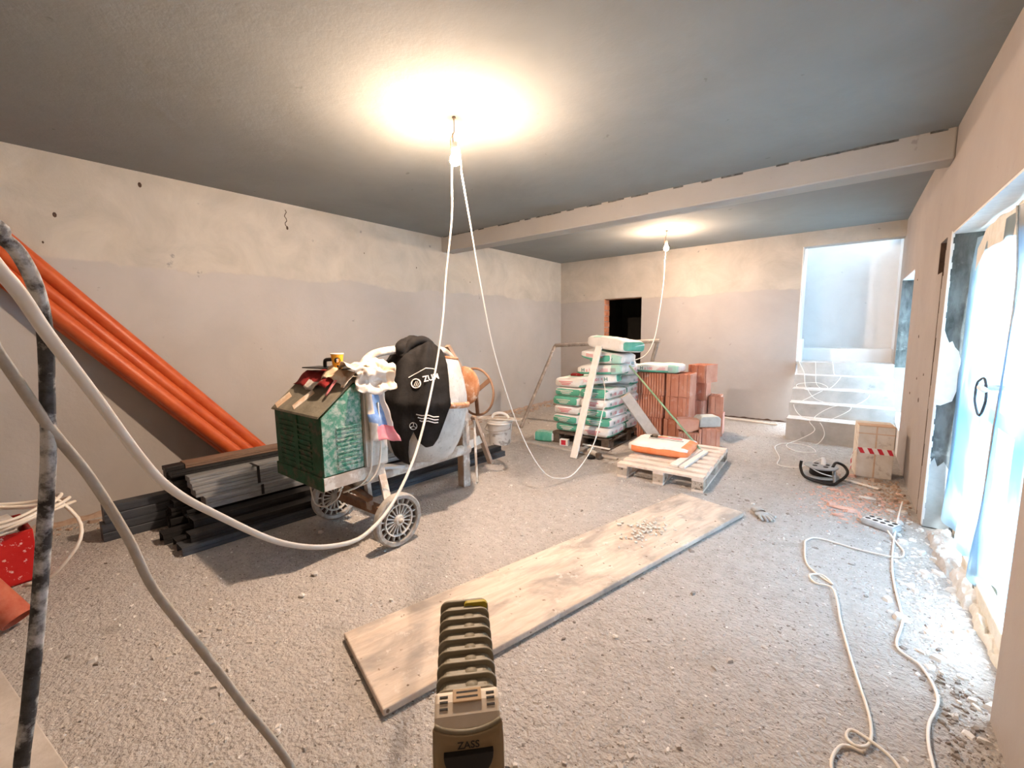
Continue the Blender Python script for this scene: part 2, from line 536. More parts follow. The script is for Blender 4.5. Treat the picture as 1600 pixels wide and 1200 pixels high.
def text_mesh(txt, size):
    key = (txt, size)
    if key not in _TXT:
        cu = bpy.data.curves.new('lettering', 'FONT')
        cu.body = txt; cu.size = size; cu.align_x = 'CENTER'; cu.align_y = 'CENTER'
        cu.resolution_u = 3
        cu.offset = size * .018
        t = bpy.data.objects.new('lettering', cu)
        COL.objects.link(t)
        dg = bpy.context.evaluated_depsgraph_get()
        me = bpy.data.meshes.new_from_object(t.evaluated_get(dg))
        bpy.data.objects.remove(t)
        bpy.data.curves.remove(cu)
        _TXT[key] = me
    return _TXT[key].copy()
def lettering(name, txt, size, mat, parent, loc, xdir, up, sx=1.0):
    """Flat print; loc, xdir, up in the parent's local space."""
    me = text_mesh(txt, size)
    me.materials.clear(); me.materials.append(MATS[mat])
    o = bpy.data.objects.new(name, me)
    COL.objects.link(o)
    x = Vector(xdir).normalized(); u = Vector(up); u = (u - x * u.dot(x)).normalized(); z = x.cross(u)
    M = Matrix((x * sx, u, z)).transposed().to_4x4()
    M.translation = Vector(loc)
    o.parent = parent
    o.matrix_local = M
    return o
def nz(v, s=1.0, seed=0.0):
    return mnoise.noise(Vector((v[0] * s + seed * 7.31, v[1] * s + seed * 3.17, v[2] * s - seed * 1.7)))
# ================================================================== the setting
XL, XR, YB, H, YF = -4.71, 0.5, 7.64, 2.806, -1.3
def struct(name, mb, mats, parent=None, **kw):
    o = obj(name, mb, mats, parent, **kw)
    if parent is None:
        o['kind'] = 'structure'
    return o
struct('floor', MB().grid(lambda u, v: (XL - .3 + u * (XR - XL + .6), YF - .3 + v * (YB - YF + .6), 0), 40, 70), 'dusty_screed')
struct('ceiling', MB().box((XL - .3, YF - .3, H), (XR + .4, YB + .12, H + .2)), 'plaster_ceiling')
struct('wall_left', MB().box((XL - .25, YF - .3, -.1), (XL, YB + .3, H + .1)), 'plaster_left')
struct('wall_front', MB().box((XL - .3, YF - .25, -.1), (XR + .4, YF, H + .1)), 'plaster_left')
# back wall with a dark doorway and the wide stair opening
DX0, DX1, DZ = -3.74, -3.0, 2.037
SX0 = -.60
bw = MB()
TH = .20
bw.box((XL - .2, YB, -.1), (DX0, YB + TH, H + .1))
bw.box((DX0, YB, DZ), (DX1, YB + TH, H + .1))
bw.box((DX1, YB, -.1), (SX0, YB + TH, H + .1))
bw.box((SX0, YB, 2.60), (XR + .3, YB + TH, H + .1))
wb = struct('wall_back', bw, 'plaster_back')
# bare brick jamb of the doorway, brick by brick
for i in range(19):
    z0 = .01 + i * .107
    b_ = MB().box((DX0 - .001, YB + .012, z0), (DX0 + .012 + .004 * (i % 3), YB + TH - .008 * (i % 2), z0 + .093))
    obj('brick', b_, 'clay_brick', wb)
obj('doorway_lintel', MB().box((DX0, YB + .02, DZ - .012), (DX1, YB + TH, DZ + .001)), 'rust_dark', wb)
# dark room behind the doorway
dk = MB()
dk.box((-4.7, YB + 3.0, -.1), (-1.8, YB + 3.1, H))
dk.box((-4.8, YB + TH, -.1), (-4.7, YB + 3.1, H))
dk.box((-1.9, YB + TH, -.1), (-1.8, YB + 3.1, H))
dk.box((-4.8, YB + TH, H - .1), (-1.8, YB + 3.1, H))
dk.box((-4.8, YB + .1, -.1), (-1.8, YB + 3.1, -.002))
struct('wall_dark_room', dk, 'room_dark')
tag(obj('leaning_panel', MB().box((-4.15, YB + 2.93, 0.0), (-3.72, YB + 2.99, 1.62)), 'steel_galvanised', bevel=.005), 'pale grey panel leaning inside the dark doorway', 'panel')
# right wall: piers, heads; door opening y 2.18..4.16, stair window y 6.22..7.58
RT = .30
rw = MB()
rw.box((XR, YF - .3, -.1), (XR + RT, 2.18, H + .1))
rw.box((XR, 2.18, 2.062), (XR + RT, 4.64, H + .1))
rw.box((XR, 4.415, -.1), (XR + RT, 6.22, 1.83))
rw.box((XR, 4.62, 1.83), (XR + RT, 6.22, 2.062))
rw.box((XR, 4.64, 2.062), (XR + RT, 6.22, H + .1))
rw.box((XR, 6.22, 2.04), (XR + RT, 7.60, H + .1))
rw.box((XR, 7.60, -.1), (XR + RT, YB + .30, H + .1))
wr = struct('wall_right', rw, 'plaster_right')
# plaster strip between the settlement slot and the door jamb
def strip_edge(z):
    return 4.365 + .010 * math.sin(z * 9) + .008 * math.sin(z * 23) + .014 * (1 - z / 2)
st = MB()
zs_ = [-.05 + i * (2.062 - -.05) / 24 for i in range(25)]
for i in range(24):
    z0, z1 = zs_[i], zs_[i + 1]
    e0 = strip_edge((z0 + z1) / 2)
    if (z0 + z1) / 2 > 1.80:
        e0 = 4.335 + .012 * math.sin(i * 2.1)
    st.box((XR, 4.155, z0), (XR + .10, e0, z1))
obj('jamb_plaster_strip', st, 'plaster_right', wr)
obj('slot_back', MB().box((XR + .03, 4.15, -.05), (XR + .28, 4.4145, 2.06)), 'slot_brown', wr)
obj('slot_lining', MB().box((XR + .0015, 4.402, -.05), (XR + .04, 4.4165, 1.83)).box((XR + .0015, 4.605, 1.83), (XR + .04, 4.6215, 2.06)).box((XR + .03, 4.33, 1.828), (XR + .05, 4.62, 2.06)), 'slot_brown', wr)
# far reveal of the door opening: dark adhesive coat with white filler patch and edge bead
jr = MB().grid(lambda u, v: (XR + .004 + u * .30, 4.140 + .005 * nz((u * 3, v * 9, 1), 2), v * 2.062), 6, 40)
obj('jamb_coat', jr, 'bitumen_grey', wr)
pt = MB()
poly = [(.50, .90), (.53, .895), (.585, .93), (.60, 1.00), (.598, 1.12), (.605, 1.2), (.592, 1.27), (.57, 1.30), (.555, 1.34), (.54, 1.33), (.525, 1.37), (.51, 1.42), (.50, 1.40)]
pt.prism(poly, 0, .008, Matrix(((1, 0, 0, 0), (0, 0, -1, 4.137), (0, 1, 0, 0), (0, 0, 0, 1))))
obj('filler_patch', pt, 'filler_white', wr)
obj('filler_patch', MB().prism([(.503, .01), (.64, .01), (.645, .30), (.625, .36), (.61, .44), (.58, .50), (.55, .46), (.53, .52), (.512, .48), (.503, .42)], 0, .004, Matrix(((1, 0, 0, 0), (0, 0, -1, 4.1365), (0, 1, 0, 0), (0, 0, 0, 1)))), 'filler_grey', wr)
eb = MB()
for i in range(50):
    z = .02 + i * .041
    t = .006 + .004 * abs(math.sin(i * 1.9)) + .002 * (i % 3)
    eb.box((XR - .002, 4.130, z), (XR + t, 4.156, z + .041))
obj('corner_bead', eb, 'filler_white', wr)
obj('door_head_coat', MB().box((XR + .001, 2.18, 2.050), (XR + RT, 4.16, 2.0625)), 'filler_white', wr)
obj('window_head_coat', MB().box((XR + .001, 6.22, 2.030), (XR + RT, 7.60, 2.041)), 'filler_white', wr)
obj('window_near_reveal', MB().box((XR + .001, 6.215, .30), (XR + RT, 6.226, 2.04)), 'filler_white', wr)
# mottled reveal at the stair window
obj('window_jamb_coat', MB().grid(lambda u, v: (XR + .002 + u * .29, 7.592 + .005 * nz((u, v * 7, 2), 3), .9 + v * 1.14), 4, 20), 'bitumen_grey', wr)
# small knocks in the pink wall
for (y, z, r_) in ((5.35, 1.35, .016), (5.2, .98, .012), (4.95, .82, .022), (5.6, .8, .014), (4.8, 1.05, .012), (5.9, 1.9, .01)):
    kn = MB().lathe([(0.0005, .0), (r_, .0), (r_ * .7, -.0025), (.0005, -.003)], 8, Matrix.Translation((XR, y, z)) @ Matrix.Rotation(PI / 2, 4, 'Y'))
    obj('knock', kn, 'slot_brown', wr)
# knocks and nail holes on the left plaster
wl = bpy.data.objects['wall_left']
for (y, z, r_) in ((1.02, 2.70, .022), (.50, 2.36, .02), (2.2, 2.56, .02), (.42, 2.15, .01), (3.9, 2.33, .012), (4.95, 2.22, .012), (3.1, 2.42, .009)):
    kn = MB().lathe([(0.0005, .003), (r_ * .6, .004), (r_, .0)], 7, Matrix.Translation((XL, y, z)) @ Matrix.Rotation(PI / 2, 4, 'Y') @ Matrix.Diagonal((1, .6, 1, 1)))
    obj('knock', kn, 'slot_brown', wl)
cr = MB()
_pts = [(XL + .001, 2.19 + .012 * math.sin(i * 1.7), 2.74 - i * .022) for i in range(9)]
cr.tube(_pts, .004, 5)
obj('crack', cr, 'slot_brown', wl)
# ceiling beam
def beam_fn():
    m = MB()
    m.box((XL, 4.37, 2.60), (XR, 4.60, H + .02))
    return m
bm_o = struct('trim_1', beam_fn(), 'plaster_beam')
bev(bm_o, .012, 2)
# ragged joint line where the beam meets the ceiling
rj = MB()
for i in range(60):
    x = XL + .1 + i * .085
    if rng.random() < .55:
        rj.cbox((x, 4.366, H - .006), (.09, .008, .008 + .01 * rng.random()), 0)
obj('joint_line', rj, 'bitumen_grey', bm_o)
# ------------------------------------------------ stairs and stairwell
sr = empty('stairs', None, None, (0, 6.46, 0), kind='structure')
tops = [(.28, 6.46), (.45, 6.73), (.61, 6.99), (.775, 7.25), (.94, 7.51)]
for k, (z, y) in enumerate(tops):
    y1 = 8.05 if k == 4 else tops[k + 1][1] + .02
    z0 = 0 if k == 0 else tops[k - 1][0] - .02
    mbk = MB()
    nseg = 10
    def stp(u, v, y=y, z=z, z0=z0, y1=y1):
        x = -.57 + u * 1.065
        jit = .008 * nz((x, y, 0), 6)
        if v < .34: return (x, y + jit + .006 * nz((x, z, 3), 9), z0)
        if v < .67: return (x, y + jit, z + .006 * nz((x, y, 5), 7))
        return (x, y1, z + .004 * nz((x, y, 8), 5))
    mbk.grid(stp, 24, 3, lambda u, v: 1 if v > .6 else 0)  # top faces take the dusty colour with daylight painted in
    mbk.add([(-.57, y, z0), (-.57, y, z), (-.57, y1, z), (-.57, y1, z0)], [(0, 1, 2, 3)])
    mbk.add([(.495, y, z0), (.495, y, z), (.495, y1, z), (.495, y1, z0)], [(0, 1, 2, 3)])
    obj('step', mbk, ['concrete', 'concrete_dust_daylit'], sr)
obj('landing_curb', MB().box((-.60, 8.02, .90), (.5, 8.45, 1.125)), 'plaster_white', sr, bevel=.015)
obj('newel_stub', MB().box((-.60, 7.66, .90), (-.545, 8.02, 1.27)), 'plaster_white', sr, bevel=.006)
SH = 5.0
sw = MB()
sw.box((-1.2, 8.42, .5), (XR + .9, 8.6, SH))                       # far wall
sw.box((-.80, YB + TH - .001, -.1), (-.601, 8.6, SH))                       # left wall
sw.box((XR, YB + .28, .5), (XR + .3, 7.95, SH))
sw.box((XR, 7.95, .5), (XR + .3, 8.45, 2.75))
sw.box((XR, 7.95, 4.6), (XR + .3, 8.6, SH))  # opening below this is left for the added daylight window
sw.box((-1.2, YB + .1, SH), (XR + .5, 8.7, SH + .1))                # top
sw.box((-1.2, YB - .05, H + .1), (XR + .5, YB + TH, SH))             # above the back wall
struct('wall_stairwell', sw, 'plaster_white')
struct('trim_2', MB().box((SX0 - .004, YB - .004, .95), (SX0 + .006, YB + TH, 2.60)), 'filler_white')
# ------------------------------------------------ outside ground
struct('ground_outside', MB().box((XR + .29, -3, -.16), (9, 14, -.06)), 'ground_outside')
# ------------------------------------------------ door behind film
dr = empty('door_1', None, None, (.70, 3.17, 0), kind='structure')
FX = .72
def fr(name, y0, y1, z0, z1, m='pvc_frame', x0=FX, x1=FX + .07):
    return obj(name, MB().box((x0, y0, z0), (x1, y1, z1)), m, dr, bevel=.006)
fr('frame_post', 2.20, 2.27, 0.03, 2.04); fr('frame_post', 4.07, 4.14, .03, 2.04)
fr('frame_head', 2.20, 4.14, 1.97, 2.045); fr('frame_sill', 2.20, 4.14, .03, .11)
for (a, b_) in ((2.28, 3.15), (3.17, 4.06)):
    fr('sash_stile', a, a + .09, .12, 1.96, x0=FX - .02, x1=FX + .06)
    fr('sash_stile', b_ - .09, b_, .12, 1.96, x0=FX - .02, x1=FX + .06)
    fr('sash_rail', a + .09, b_ - .09, .12, .21, x0=FX - .02, x1=FX + .06)
    fr('sash_rail', a + .09, b_ - .09, 1.87, 1.96, x0=FX - .02, x1=FX + .06)
    fr('sash_rail', a + .09, b_ - .09, .86, .95, x0=FX - .02, x1=FX + .06)
    obj('pane', MB().box((FX + .02, a + .09, .21), (FX + .026, b_ - .09, .86)), 'window_glass', dr)
    obj('pane', MB().box((FX + .02, a + .09, .95), (FX + .026, b_ - .09, 1.87)), 'window_glass', dr)
obj('threshold', MB().box((XR + .16, 2.18, -.02), (XR + RT + .02, 4.16, .028)), 'wood_frame', dr, bevel=.006)
# stair window
wn = empty('window_1', None, None, (.74, 6.9, .3), kind='structure')
for (y0, y1, z0, z1) in ((6.23, 6.30, .3, 2.03), (7.52, 7.59, .3, 2.03), (6.30, 7.52, .3, .38), (6.30, 7.52, 1.95, 2.03), (6.87, 6.95, .38, 1.95)):
    obj('window_frame', MB().box((.72, y0, z0), (.79, y1, z1)), 'pvc_frame', wn, bevel=.005)
for (y0, y1) in ((6.30, 6.87), (6.95, 7.52)):
    obj('pane', MB().box((.75, y0, .38), (.756, y1, 1.95)), 'window_glass', wn)
struct('trim_3', MB().box((XR, 6.22, -.1), (XR + RT, 7.60, .30)), 'plaster_white')
# unseen high window, added to bring daylight onto the stairwell walls
wn_added = empty('window_added', None, None, (.7, 8.2, 2.25), kind='structure')
for (y0, y1, z0, z1) in ((7.95, 8.0, 2.75, 4.6), (8.37, 8.42, 2.75, 4.6), (8.0, 8.37, 2.75, 2.81), (8.0, 8.37, 4.54, 4.6)):
    obj('window_frame', MB().box((.68, y0, z0), (.75, y1, z1)), 'pvc_frame', wn_added)
obj('pane', MB().box((.71, 8.0, 2.81), (.716, 8.37, 4.54)), 'window_glass', wn_added)
obj('window_film', MB().grid(lambda u, v: (.66 + .012 * math.sin(u * 12 + v * 4), 6.24 + u * 1.34, .32 + v * 1.70), 24, 24), 'plastic_film', wn, smooth=True)
# rough unplastered strip at the foot of the left wall
struct('baseboard_left', MB().grid(lambda u, v: (XL + .002 + .018 * (1 - v) + .008 * nz((u * 90, v * 3, 1), 1), .0 + u * 7.6, -.01 + v * (.055 + .03 * nz((u * 60, 0, 4), 1))), 220, 4), 'rubble_earth')
struct('baseboard_back', MB().grid(lambda u, v: (XL + .02 + u * 4.05, YB - .002 - .010 * (1 - v), -.01 + v * (.028 + .02 * nz((u * 50, 0, 9), 1))), 160, 3), 'slot_brown')
# ================================================================== lamps
def lamp(name, label, x, y, zb, glow, drop_top=H):
    t = empty(name, label, 'lamp', (x, y, H), 0)
    hook = MB().tube([(x - .01, y, H + .01), (x, y, H - .02), (x, y, zb + .17)], .0025, 6)
    hook.tube([(x, y, H - .003), (x + .001, y, H - .012)], .012, 8)
    obj('ceiling_wire', hook, 'brass_dark', t)
    obj('hook_knot', MB().tube(smooth_pts([(x, y, zb + .17), (x - .014, y + .006, zb + .165), (x - .006, y - .01, zb + .15), (x - .012, y, zb + .10), (x - .016, y + .003, zb + .075)], 4), .003, 6), 'rust_dark', t)
    obj('loose_end', MB().tube(smooth_pts([(x - .012, y, zb + .155), (x - .028, y - .006, zb + .13), (x - .022, y - .012, zb + .10), (x - .026, y - .01, zb + .075)], 4), .0025, 6), 'rust', t)
    obj('socket', MB().lathe([(.004, .105), (.014, .10), (.019, .085), (.020, .045), (.018, .04), (.0005, .04)], 16, Matrix.Translation((x, y, zb))), 'plastic_white', t, smooth='auto')
    TM = Matrix.Translation((x, y, zb))
    obj('bulb_neck', MB().lathe([(.0328, -.004), (.0325, .006), (.029, .018), (.023, .029), (.018, .038), (.0145, .046), (.0005, .046)], 20, TM), glow.replace('bulb_glow', 'bulb_neck_glow'), t, smooth=True)
    obj('glass_bulb', MB().lathe([(.0005, -.034), (.012, -.0325), (.022, -.027), (.030, -.015), (.0328, -.004), (.0005, -.0038)], 20, TM), glow, t, smooth=True)
    return t
lamp('hanging_bulb', 'bare lit bulb hanging on wire from the ceiling above the cement mixer', -2.06, 2.055, 2.545, 'bulb_glow')
lamp('hanging_bulb', 'small lit bulb beyond the ceiling beam, near the back wall', -2.08, 6.15, 2.566, 'bulb_glow_far')
# ================================================================== cement mixer
mx = empty('cement_mixer', 'dirty green wheeled cement mixer with a tilting drum under the hanging bulb', 'cement mixer', (-2.75, 2.1, 0))
HX0, HX1 = -3.12, -2.50
MYZ = Matrix(((0, 0, 1, 0), (1, 0, 0, 0), (0, 1, 0, 0), (0, 0, 0, 1)))      # (a,b,t) -> x=t, y=a, z=b
hou = MB().prism([(1.27, .56), (1.70, .56), (1.70, 1.135), (1.50, 1.135), (1.27, .94)], HX0, HX1, MYZ)
house = obj('housing', hou, 'mixer_green', mx, bevel=.008)
obj('base_skirt', MB().prism([(1.262, .475), (1.705, .475), (1.705, .565), (1.262, .565)], HX0 - .006, HX1 + .006, MYZ), 'mixer_green', mx, bevel=.005)
obj('skirt_side', MB().box((HX1 + .004, 1.27, .478), (HX1 + .012, 1.704, .562)), 'frame_cement', mx)
obj('hood_slope', MB().prism([(1.255, .938), (1.262, .950), (1.497, 1.150), (1.505, 1.137)], HX0 - .008, HX1 + .008, MYZ), 'mixer_dusty', mx)
obj('hood_top', MB().box((HX0 - .008, 1.495, 1.135), (HX1 + .008, 1.71, 1.150)), 'mixer_dusty', mx, bevel=.003)
obj('tan_strip', MB().bar((-2.86, 1.285, .9695), (-2.80, 1.40, 1.0695), .07, .004, up=(0, -.656, .755)), 'kraft_paper', mx)
obj('tan_strip', MB().bar((-3.09, 1.275, .961), (-3.05, 1.36, 1.035), .09, .004, up=(0, -.656, .755)), 'kraft_paper', mx)
sp = obj('side_panel', MB().prism([(1.278, .57), (1.555, .57), (1.555, 1.125), (1.505, 1.125), (1.278, .935)], HX1 + .001, HX1 + .008, MYZ), 'mixer_green_light', mx)
for i in range(11):
    z = .60 + i * .026
    obj('louver', MB().bar((HX1 + .010, 1.37, z), (HX1 + .010, 1.53, z), .012, .010), 'mixer_green_light', sp)
for i in range(9):
    z = .60 + i * .034
    obj('louver', MB().bar((-3.04, 1.268, z), (-2.62, 1.268, z), .010, .014), 'mixer_green', house)
obj('front_rib', MB().box((-2.83, 1.262, .57), (-2.78, 1.272, .93)), 'mixer_green', house)
obj('rear_cover', MB().box((HX1 + .001, 1.562, .555), (HX1 + .022, 1.735, 1.12)), 'mixer_grey', mx, bevel=.01)
obj('rear_cover_body', MB().box((-3.05, 1.69, .54), (HX1 + .010, 1.745, 1.10)), 'mixer_grey', mx, bevel=.015)
obj('seam_post', MB().box((HX1 + .004, 1.552, .56), (HX1 + .018, 1.570, 1.13)), 'mixer_dusty', mx)
swt = obj('switch', MB().box((HX1 + .02, 1.60, .765), (HX1 + .045, 1.645, .845)), 'plastic_black', mx, bevel=.004)
for z in (.788, .822):
    obj('button', MB().box((HX1 + .045, 1.612, z - .011), (HX1 + .049, 1.634, z + .011)), 'tool_mixed', swt)
obj('power_lead', MB().tube(smooth_pts([(-2.47, 1.578, 1.10), (-2.468, 1.585, .95), (-2.462, 1.60, .78), (-2.462, 1.59, .62), (-2.47, 1.575, .52), (-2.50, 1.52, .445), (-2.58, 1.44, .40)], 6), .006, 8), 'cable_cream', mx, smooth=True)
obj('power_lead', MB().tube(smooth_pts([(-2.452, 1.655, .99), (-2.452, 1.66, .80), (-2.452, 1.655, .64), (-2.46, 1.63, .53), (-2.48, 1.58, .46), (-2.55, 1.50, .42)], 6), .006, 8), 'cable_cream', mx, smooth=True)
obj('power_lead', MB().tube(smooth_pts([(-2.74, 1.30, .48), (-2.745, 1.31, .40), (-2.70, 1.31, .335), (-2.62, 1.34, .33), (-2.575, 1.40, .38), (-2.57, 1.43, .46)], 6), .005, 8), 'cable_grey', mx, smooth=True)
# wheels
def make_wheel():
    Mw = Matrix.Rotation(PI / 2, 4, 'Y')
    w_ = obj('wheel', MB().lathe([(.150, -.028), (.172, -.030), (.181, -.022), (.183, 0), (.181, .022), (.172, .030), (.150, .028), (.146, .02), (.146, -.02), (.150, -.028)], 40, Mw), 'rubber_dusty', mx, smooth='auto', local=True)
    obj('rim_ring', MB().lathe([(.102, .016), (.112, .020), (.112, -.02), (.102, -.016), (.102, .016)], 32, Mw), 'wheel_plastic', w_, smooth='auto', local=True)
    obj('hub', MB().lathe([(.0005, .055), (.014, .052), (.018, .034), (.032, .030), (.036, .016), (.036, -.02), (.0005, -.022)], 20, Mw), 'wheel_plastic', w_, smooth='auto', local=True)
    obj('web', MB().lathe([(.03, -.006), (.148, -.006), (.148, -.010), (.03, -.010), (.03, -.006)], 32, Mw), 'slot_brown', w_, local=True)
    inner = None
    for k in range(18):
        a = 2 * PI * k / 18
        d = Vector((0, math.cos(a), math.sin(a)))
        s_ = MB().bar(d * .032, d * .105, .008, .024, up=(1, 0, 0))
        obj('spoke', s_, 'wheel_plastic', w_, local=True)
    for k in range(18):
        a = 2 * PI * (k + .5) / 18
        d = Vector((0, math.cos(a), math.sin(a)))
        obj('spoke', MB().bar(d * .108, d * .150, .008, .024, up=(1, 0, 0)), 'wheel_plastic', w_, local=True)
    return w_
w1 = make_wheel()
w1.location = Vector((-2.345, 1.69, .184)) - LOC[mx]
w2 = copy_tree(w1, mx)
w2.location = Vector((-3.10, 1.66, .184)) - LOC[mx]
obj('axle', MB().tube([(-3.14, 1.66, .184), (-2.31, 1.69, .184)], .016, 10), 'rust_dark', mx, smooth=True)
obj('axle_beam', MB().bar((-3.04, 1.67, .20), (-2.40, 1.69, .20), .05, .06), 'rust_dark', mx)
obj('wheel_strut', MB().bar((-2.42, 1.69, .19), (-2.66, 1.78, .50), .05, .035), 'frame_cement', mx)
obj('wheel_strut', MB().bar((-3.02, 1.67, .19), (-2.84, 1.78, .50), .05, .035), 'rust_dark', mx)
obj('wheel_strut', MB().bar((-2.62, 1.66, .20), (-2.62, 1.64, .49), .045, .03), 'frame_cement', mx)
obj('wheel_strut', MB().bar((-2.9, 1.55, .42), (-2.55, 1.62, .30), .045, .03), 'rust_dark', mx)
# frame tube, legs
obj('frame_tube', MB().tube([(-2.72, 1.60, .40), (-2.74, 2.2, .375), (-2.77, 2.82, .355)], .048, 14), 'frame_cement', mx, smooth='auto')
obj('frame_bracket', MB().bar((-2.68, 1.80, .46), (-2.66, 1.98, .43), .09, .02), 'steel_galvanised', mx)
lg = obj('leg', MB().box((-2.83, 2.74, 0), (-2.755, 2.81, 1.02)), 'timber_brown', mx, bevel=.004)
obj('leg_angle_iron', MB().box((-2.756, 2.735, 0), (-2.742, 2.815, 1.0)), 'frame_cement', mx)
obj('leg_cap', MB().bar((-2.79, 2.62, 1.33), (-2.775, 2.83, 1.02), .05, .03), 'timber_brown', mx)
obj('leg_pin', MB().tube([(-2.72, 2.885, .02), (-2.74, 2.885, .62)], .012, 8), 'frame_cement', mx)
obj('drum_strut', MB().bar((-2.70, 2.50, .37), (-2.66, 2.68, .66), .045, .045), 'frame_cement', mx)
obj('drum_strut', MB().bar((-2.60, 2.62, .40), (-2.66, 2.68, .66), .022, .02), 'frame_cement', mx)
# drum
AX = Vector((0, .13, 1)).normalized()
D0 = Vector((-2.75, 2.245, .405))
_ay = AX.cross(Vector((1, 0, 0)))
DM = Matrix(((1, _ay.x, AX.x, D0.x), (0, _ay.y, AX.y, D0.y), (0, _ay.z, AX.z, D0.z), (0, 0, 0, 1)))
prof = [(.0005, 0), (.15, .0), (.215, .022), (.262, .07), (.305, .17), (.335, .29), (.350, .42), (.352, .46)]
drum = obj('drum', MB().lathe(prof, 44, DM), 'drum_cement', mx, smooth=True)
band = [(.352, .452), (.372, .458), (.378, .475), (.372, .492), (.355, .50)]
obj('ring_gear', MB().lathe(band, 44, DM), 'rust', mx, smooth=True)
cone = [(.352, .495), (.345, .56), (.315, .68), (.272, .80), (.252, .845), (.246, .85), (.235, .845), (.255, .79), (.30, .66), (.325, .50), (.30, .30), (.2, .06), (.0005, .03)]
obj('drum_cone', MB().lathe(cone, 44, DM), 'drum_cement', mx, smooth='auto')
obj('drum_lip', MB().lathe([(.238, .838), (.252, .836), (.258, .85), (.25, .862), (.238, .858), (.238, .838)], 40, DM), 'rust', mx, smooth=True)
# yoke hoop, tilting plate and hand wheel
obj('yoke_hoop', MB().tube(smooth_pts([(-2.75, 1.69, 1.06), (-2.75, 1.735, 1.20), (-2.75, 1.82, 1.285), (-2.75, 1.96, 1.315), (-2.75, 2.2, 1.32), (-2.75, 2.48, 1.30), (-2.75, 2.60, 1.245), (-2.75, 2.67, 1.13), (-2.75, 2.70, .95)], 6), .032, 12), 'frame_cement', mx, smooth=True)
MP = Matrix.Translation((-2.75, 2.78, .96)) @ Matrix.Rotation(-PI / 2, 4, 'X')
obj('tilt_plate', MB().lathe([(.0005, -.02), (.165, -.02), (.178, -.012), (.178, .012), (.165, .02), (.0005, .02)], 32, MP), 'rust', mx, smooth='auto')
MH = Matrix.Translation((-2.75, 2.93, .885)) @ Matrix.Rotation(-PI / 2, 4, 'X')
hw = obj('hand_wheel', MB().tube([MH @ Vector((.222 * math.cos(2 * PI * k / 40), .222 * math.sin(2 * PI * k / 40), 0)) for k in range(40)], .0115, 8, closed=True), 'rust_dark', mx, smooth=True)
for a in (-35, 85, 205):
    e_ = MH @ Vector((.22 * math.cos(R(a)), .22 * math.sin(R(a)), 0))
    obj('spoke', MB().bar(MH @ Vector((0, 0, 0)), e_, .04, .012, up=(0, 1, 0)), 'rust_dark', hw)
obj('axle_stub', MB().tube([(-2.75, 2.75, .885), (-2.75, 2.95, .885)], .022, 10), 'rust_dark', hw)

# ------------------------------------------------ jacket over the drum
def drum_r(h):
    tab = [(-.02, .17), (.02, .235), (.07, .285), (.17, .322), (.29, .352), (.42, .375), (.48, .398), (.56, .372), (.68, .34), (.80, .30), (.86, .265), (.92, .20), (.965, .13), (.995, .05)]
    for (h0, r0), (h1, r1) in zip(tab, tab[1:]):
        if h <= h1:
            t = max(0, (h - h0) / (h1 - h0))
            return r0 + (r1 - r0) * t
    return .03
def jk_bottom(o):
    # angle offset (deg, to the right as seen) -> lowest height on the drum
    tab = [(-95, .52), (-75, .36), (-50, .30), (-44, .06), (-40, -.01), (-21, -.01), (-17, .20), (-12, .27), (-6, .20), (4, .155), (14, .165), (20, .22), (23, .32), (26, .45), (30, .6)]
    for (o0, h0), (o1, h1) in zip(tab, tab[1:]):
        if o <= o1:
            t = max(0, (o - o0) / (o1 - o0))
            return h0 + (h1 - h0) * t
    return .45
def jk_pt(o, h, lift=0.0):
    a = R(-40 + o)
    r = drum_r(h) + .016 + .012 * math.sin(o * .21 + h * 3) + .010 * nz((o * .05, h * 5, 2), 1.3) + lift
    if h > .86:
        r += .05 * max(0, nz((o * .04, h * 7, 4), 1.5))
    q = Vector((r * math.cos(a), r * math.sin(a), h + (.03 * nz((o * .03, h * 3, 9), 1.2) if h > .8 else 0)))
    if h > .80:
        q.x -= (h - .80) * .25 * 0
    return DM @ q
def jk_fn(u, v):
    o = -95 + u * 122
    hb = jk_bottom(o)
    h = .992 + (hb - .992) * v
    return jk_pt(o * (1 if v > .15 else (.55 + 3 * v)), h)
jk = empty('jacket', 'black jacket with white print draped over the mixer drum', 'jacket', (-2.62, 2.12, .9))
jb = obj('body_cloth', MB().grid(jk_fn, 72, 34), 'cloth_black', jk, smooth=True)
solid(jb, .006, 0)
hood = MB().grid(lambda u, v: (Vector((-2.735, 2.19, 1.325)) + Vector(((.085 + .02 * math.sin(5 * u * 6.28)) * math.sin(v * PI) * math.cos(u * 2 * PI), (.17 + .03 * nz((u, v, 1), 4)) * math.sin(v * PI) * math.sin(u * 2 * PI), (.095 + .02 * nz((u * 3, v * 3, 0), 2)) * math.cos(v * PI))) + Vector((0, .06 * math.sin(u * 12.6) * .2, 0))), 24, 14)
obj('collar_bunch', hood, 'cloth_black', jk, smooth=True)
obj('collar_fold', MB().tube(smooth_pts([(-2.70, 2.06, 1.26), (-2.67, 2.12, 1.36), (-2.66, 2.22, 1.39), (-2.67, 2.32, 1.35), (-2.69, 2.40, 1.28)], 5), [.03] * 5 + [.036] * 11 + [.028] * 5, 8), 'cloth_black', jk, smooth=True)
obj('white_tag', MB().grid(lambda u, v: (-2.625 + .006 * math.sin(u * 5), 2.20 + u * .085, 1.325 - u * .02 - v * .028), 6, 2), 'print_white', jk)
solid(bpy.data.objects['white_tag'], .003)
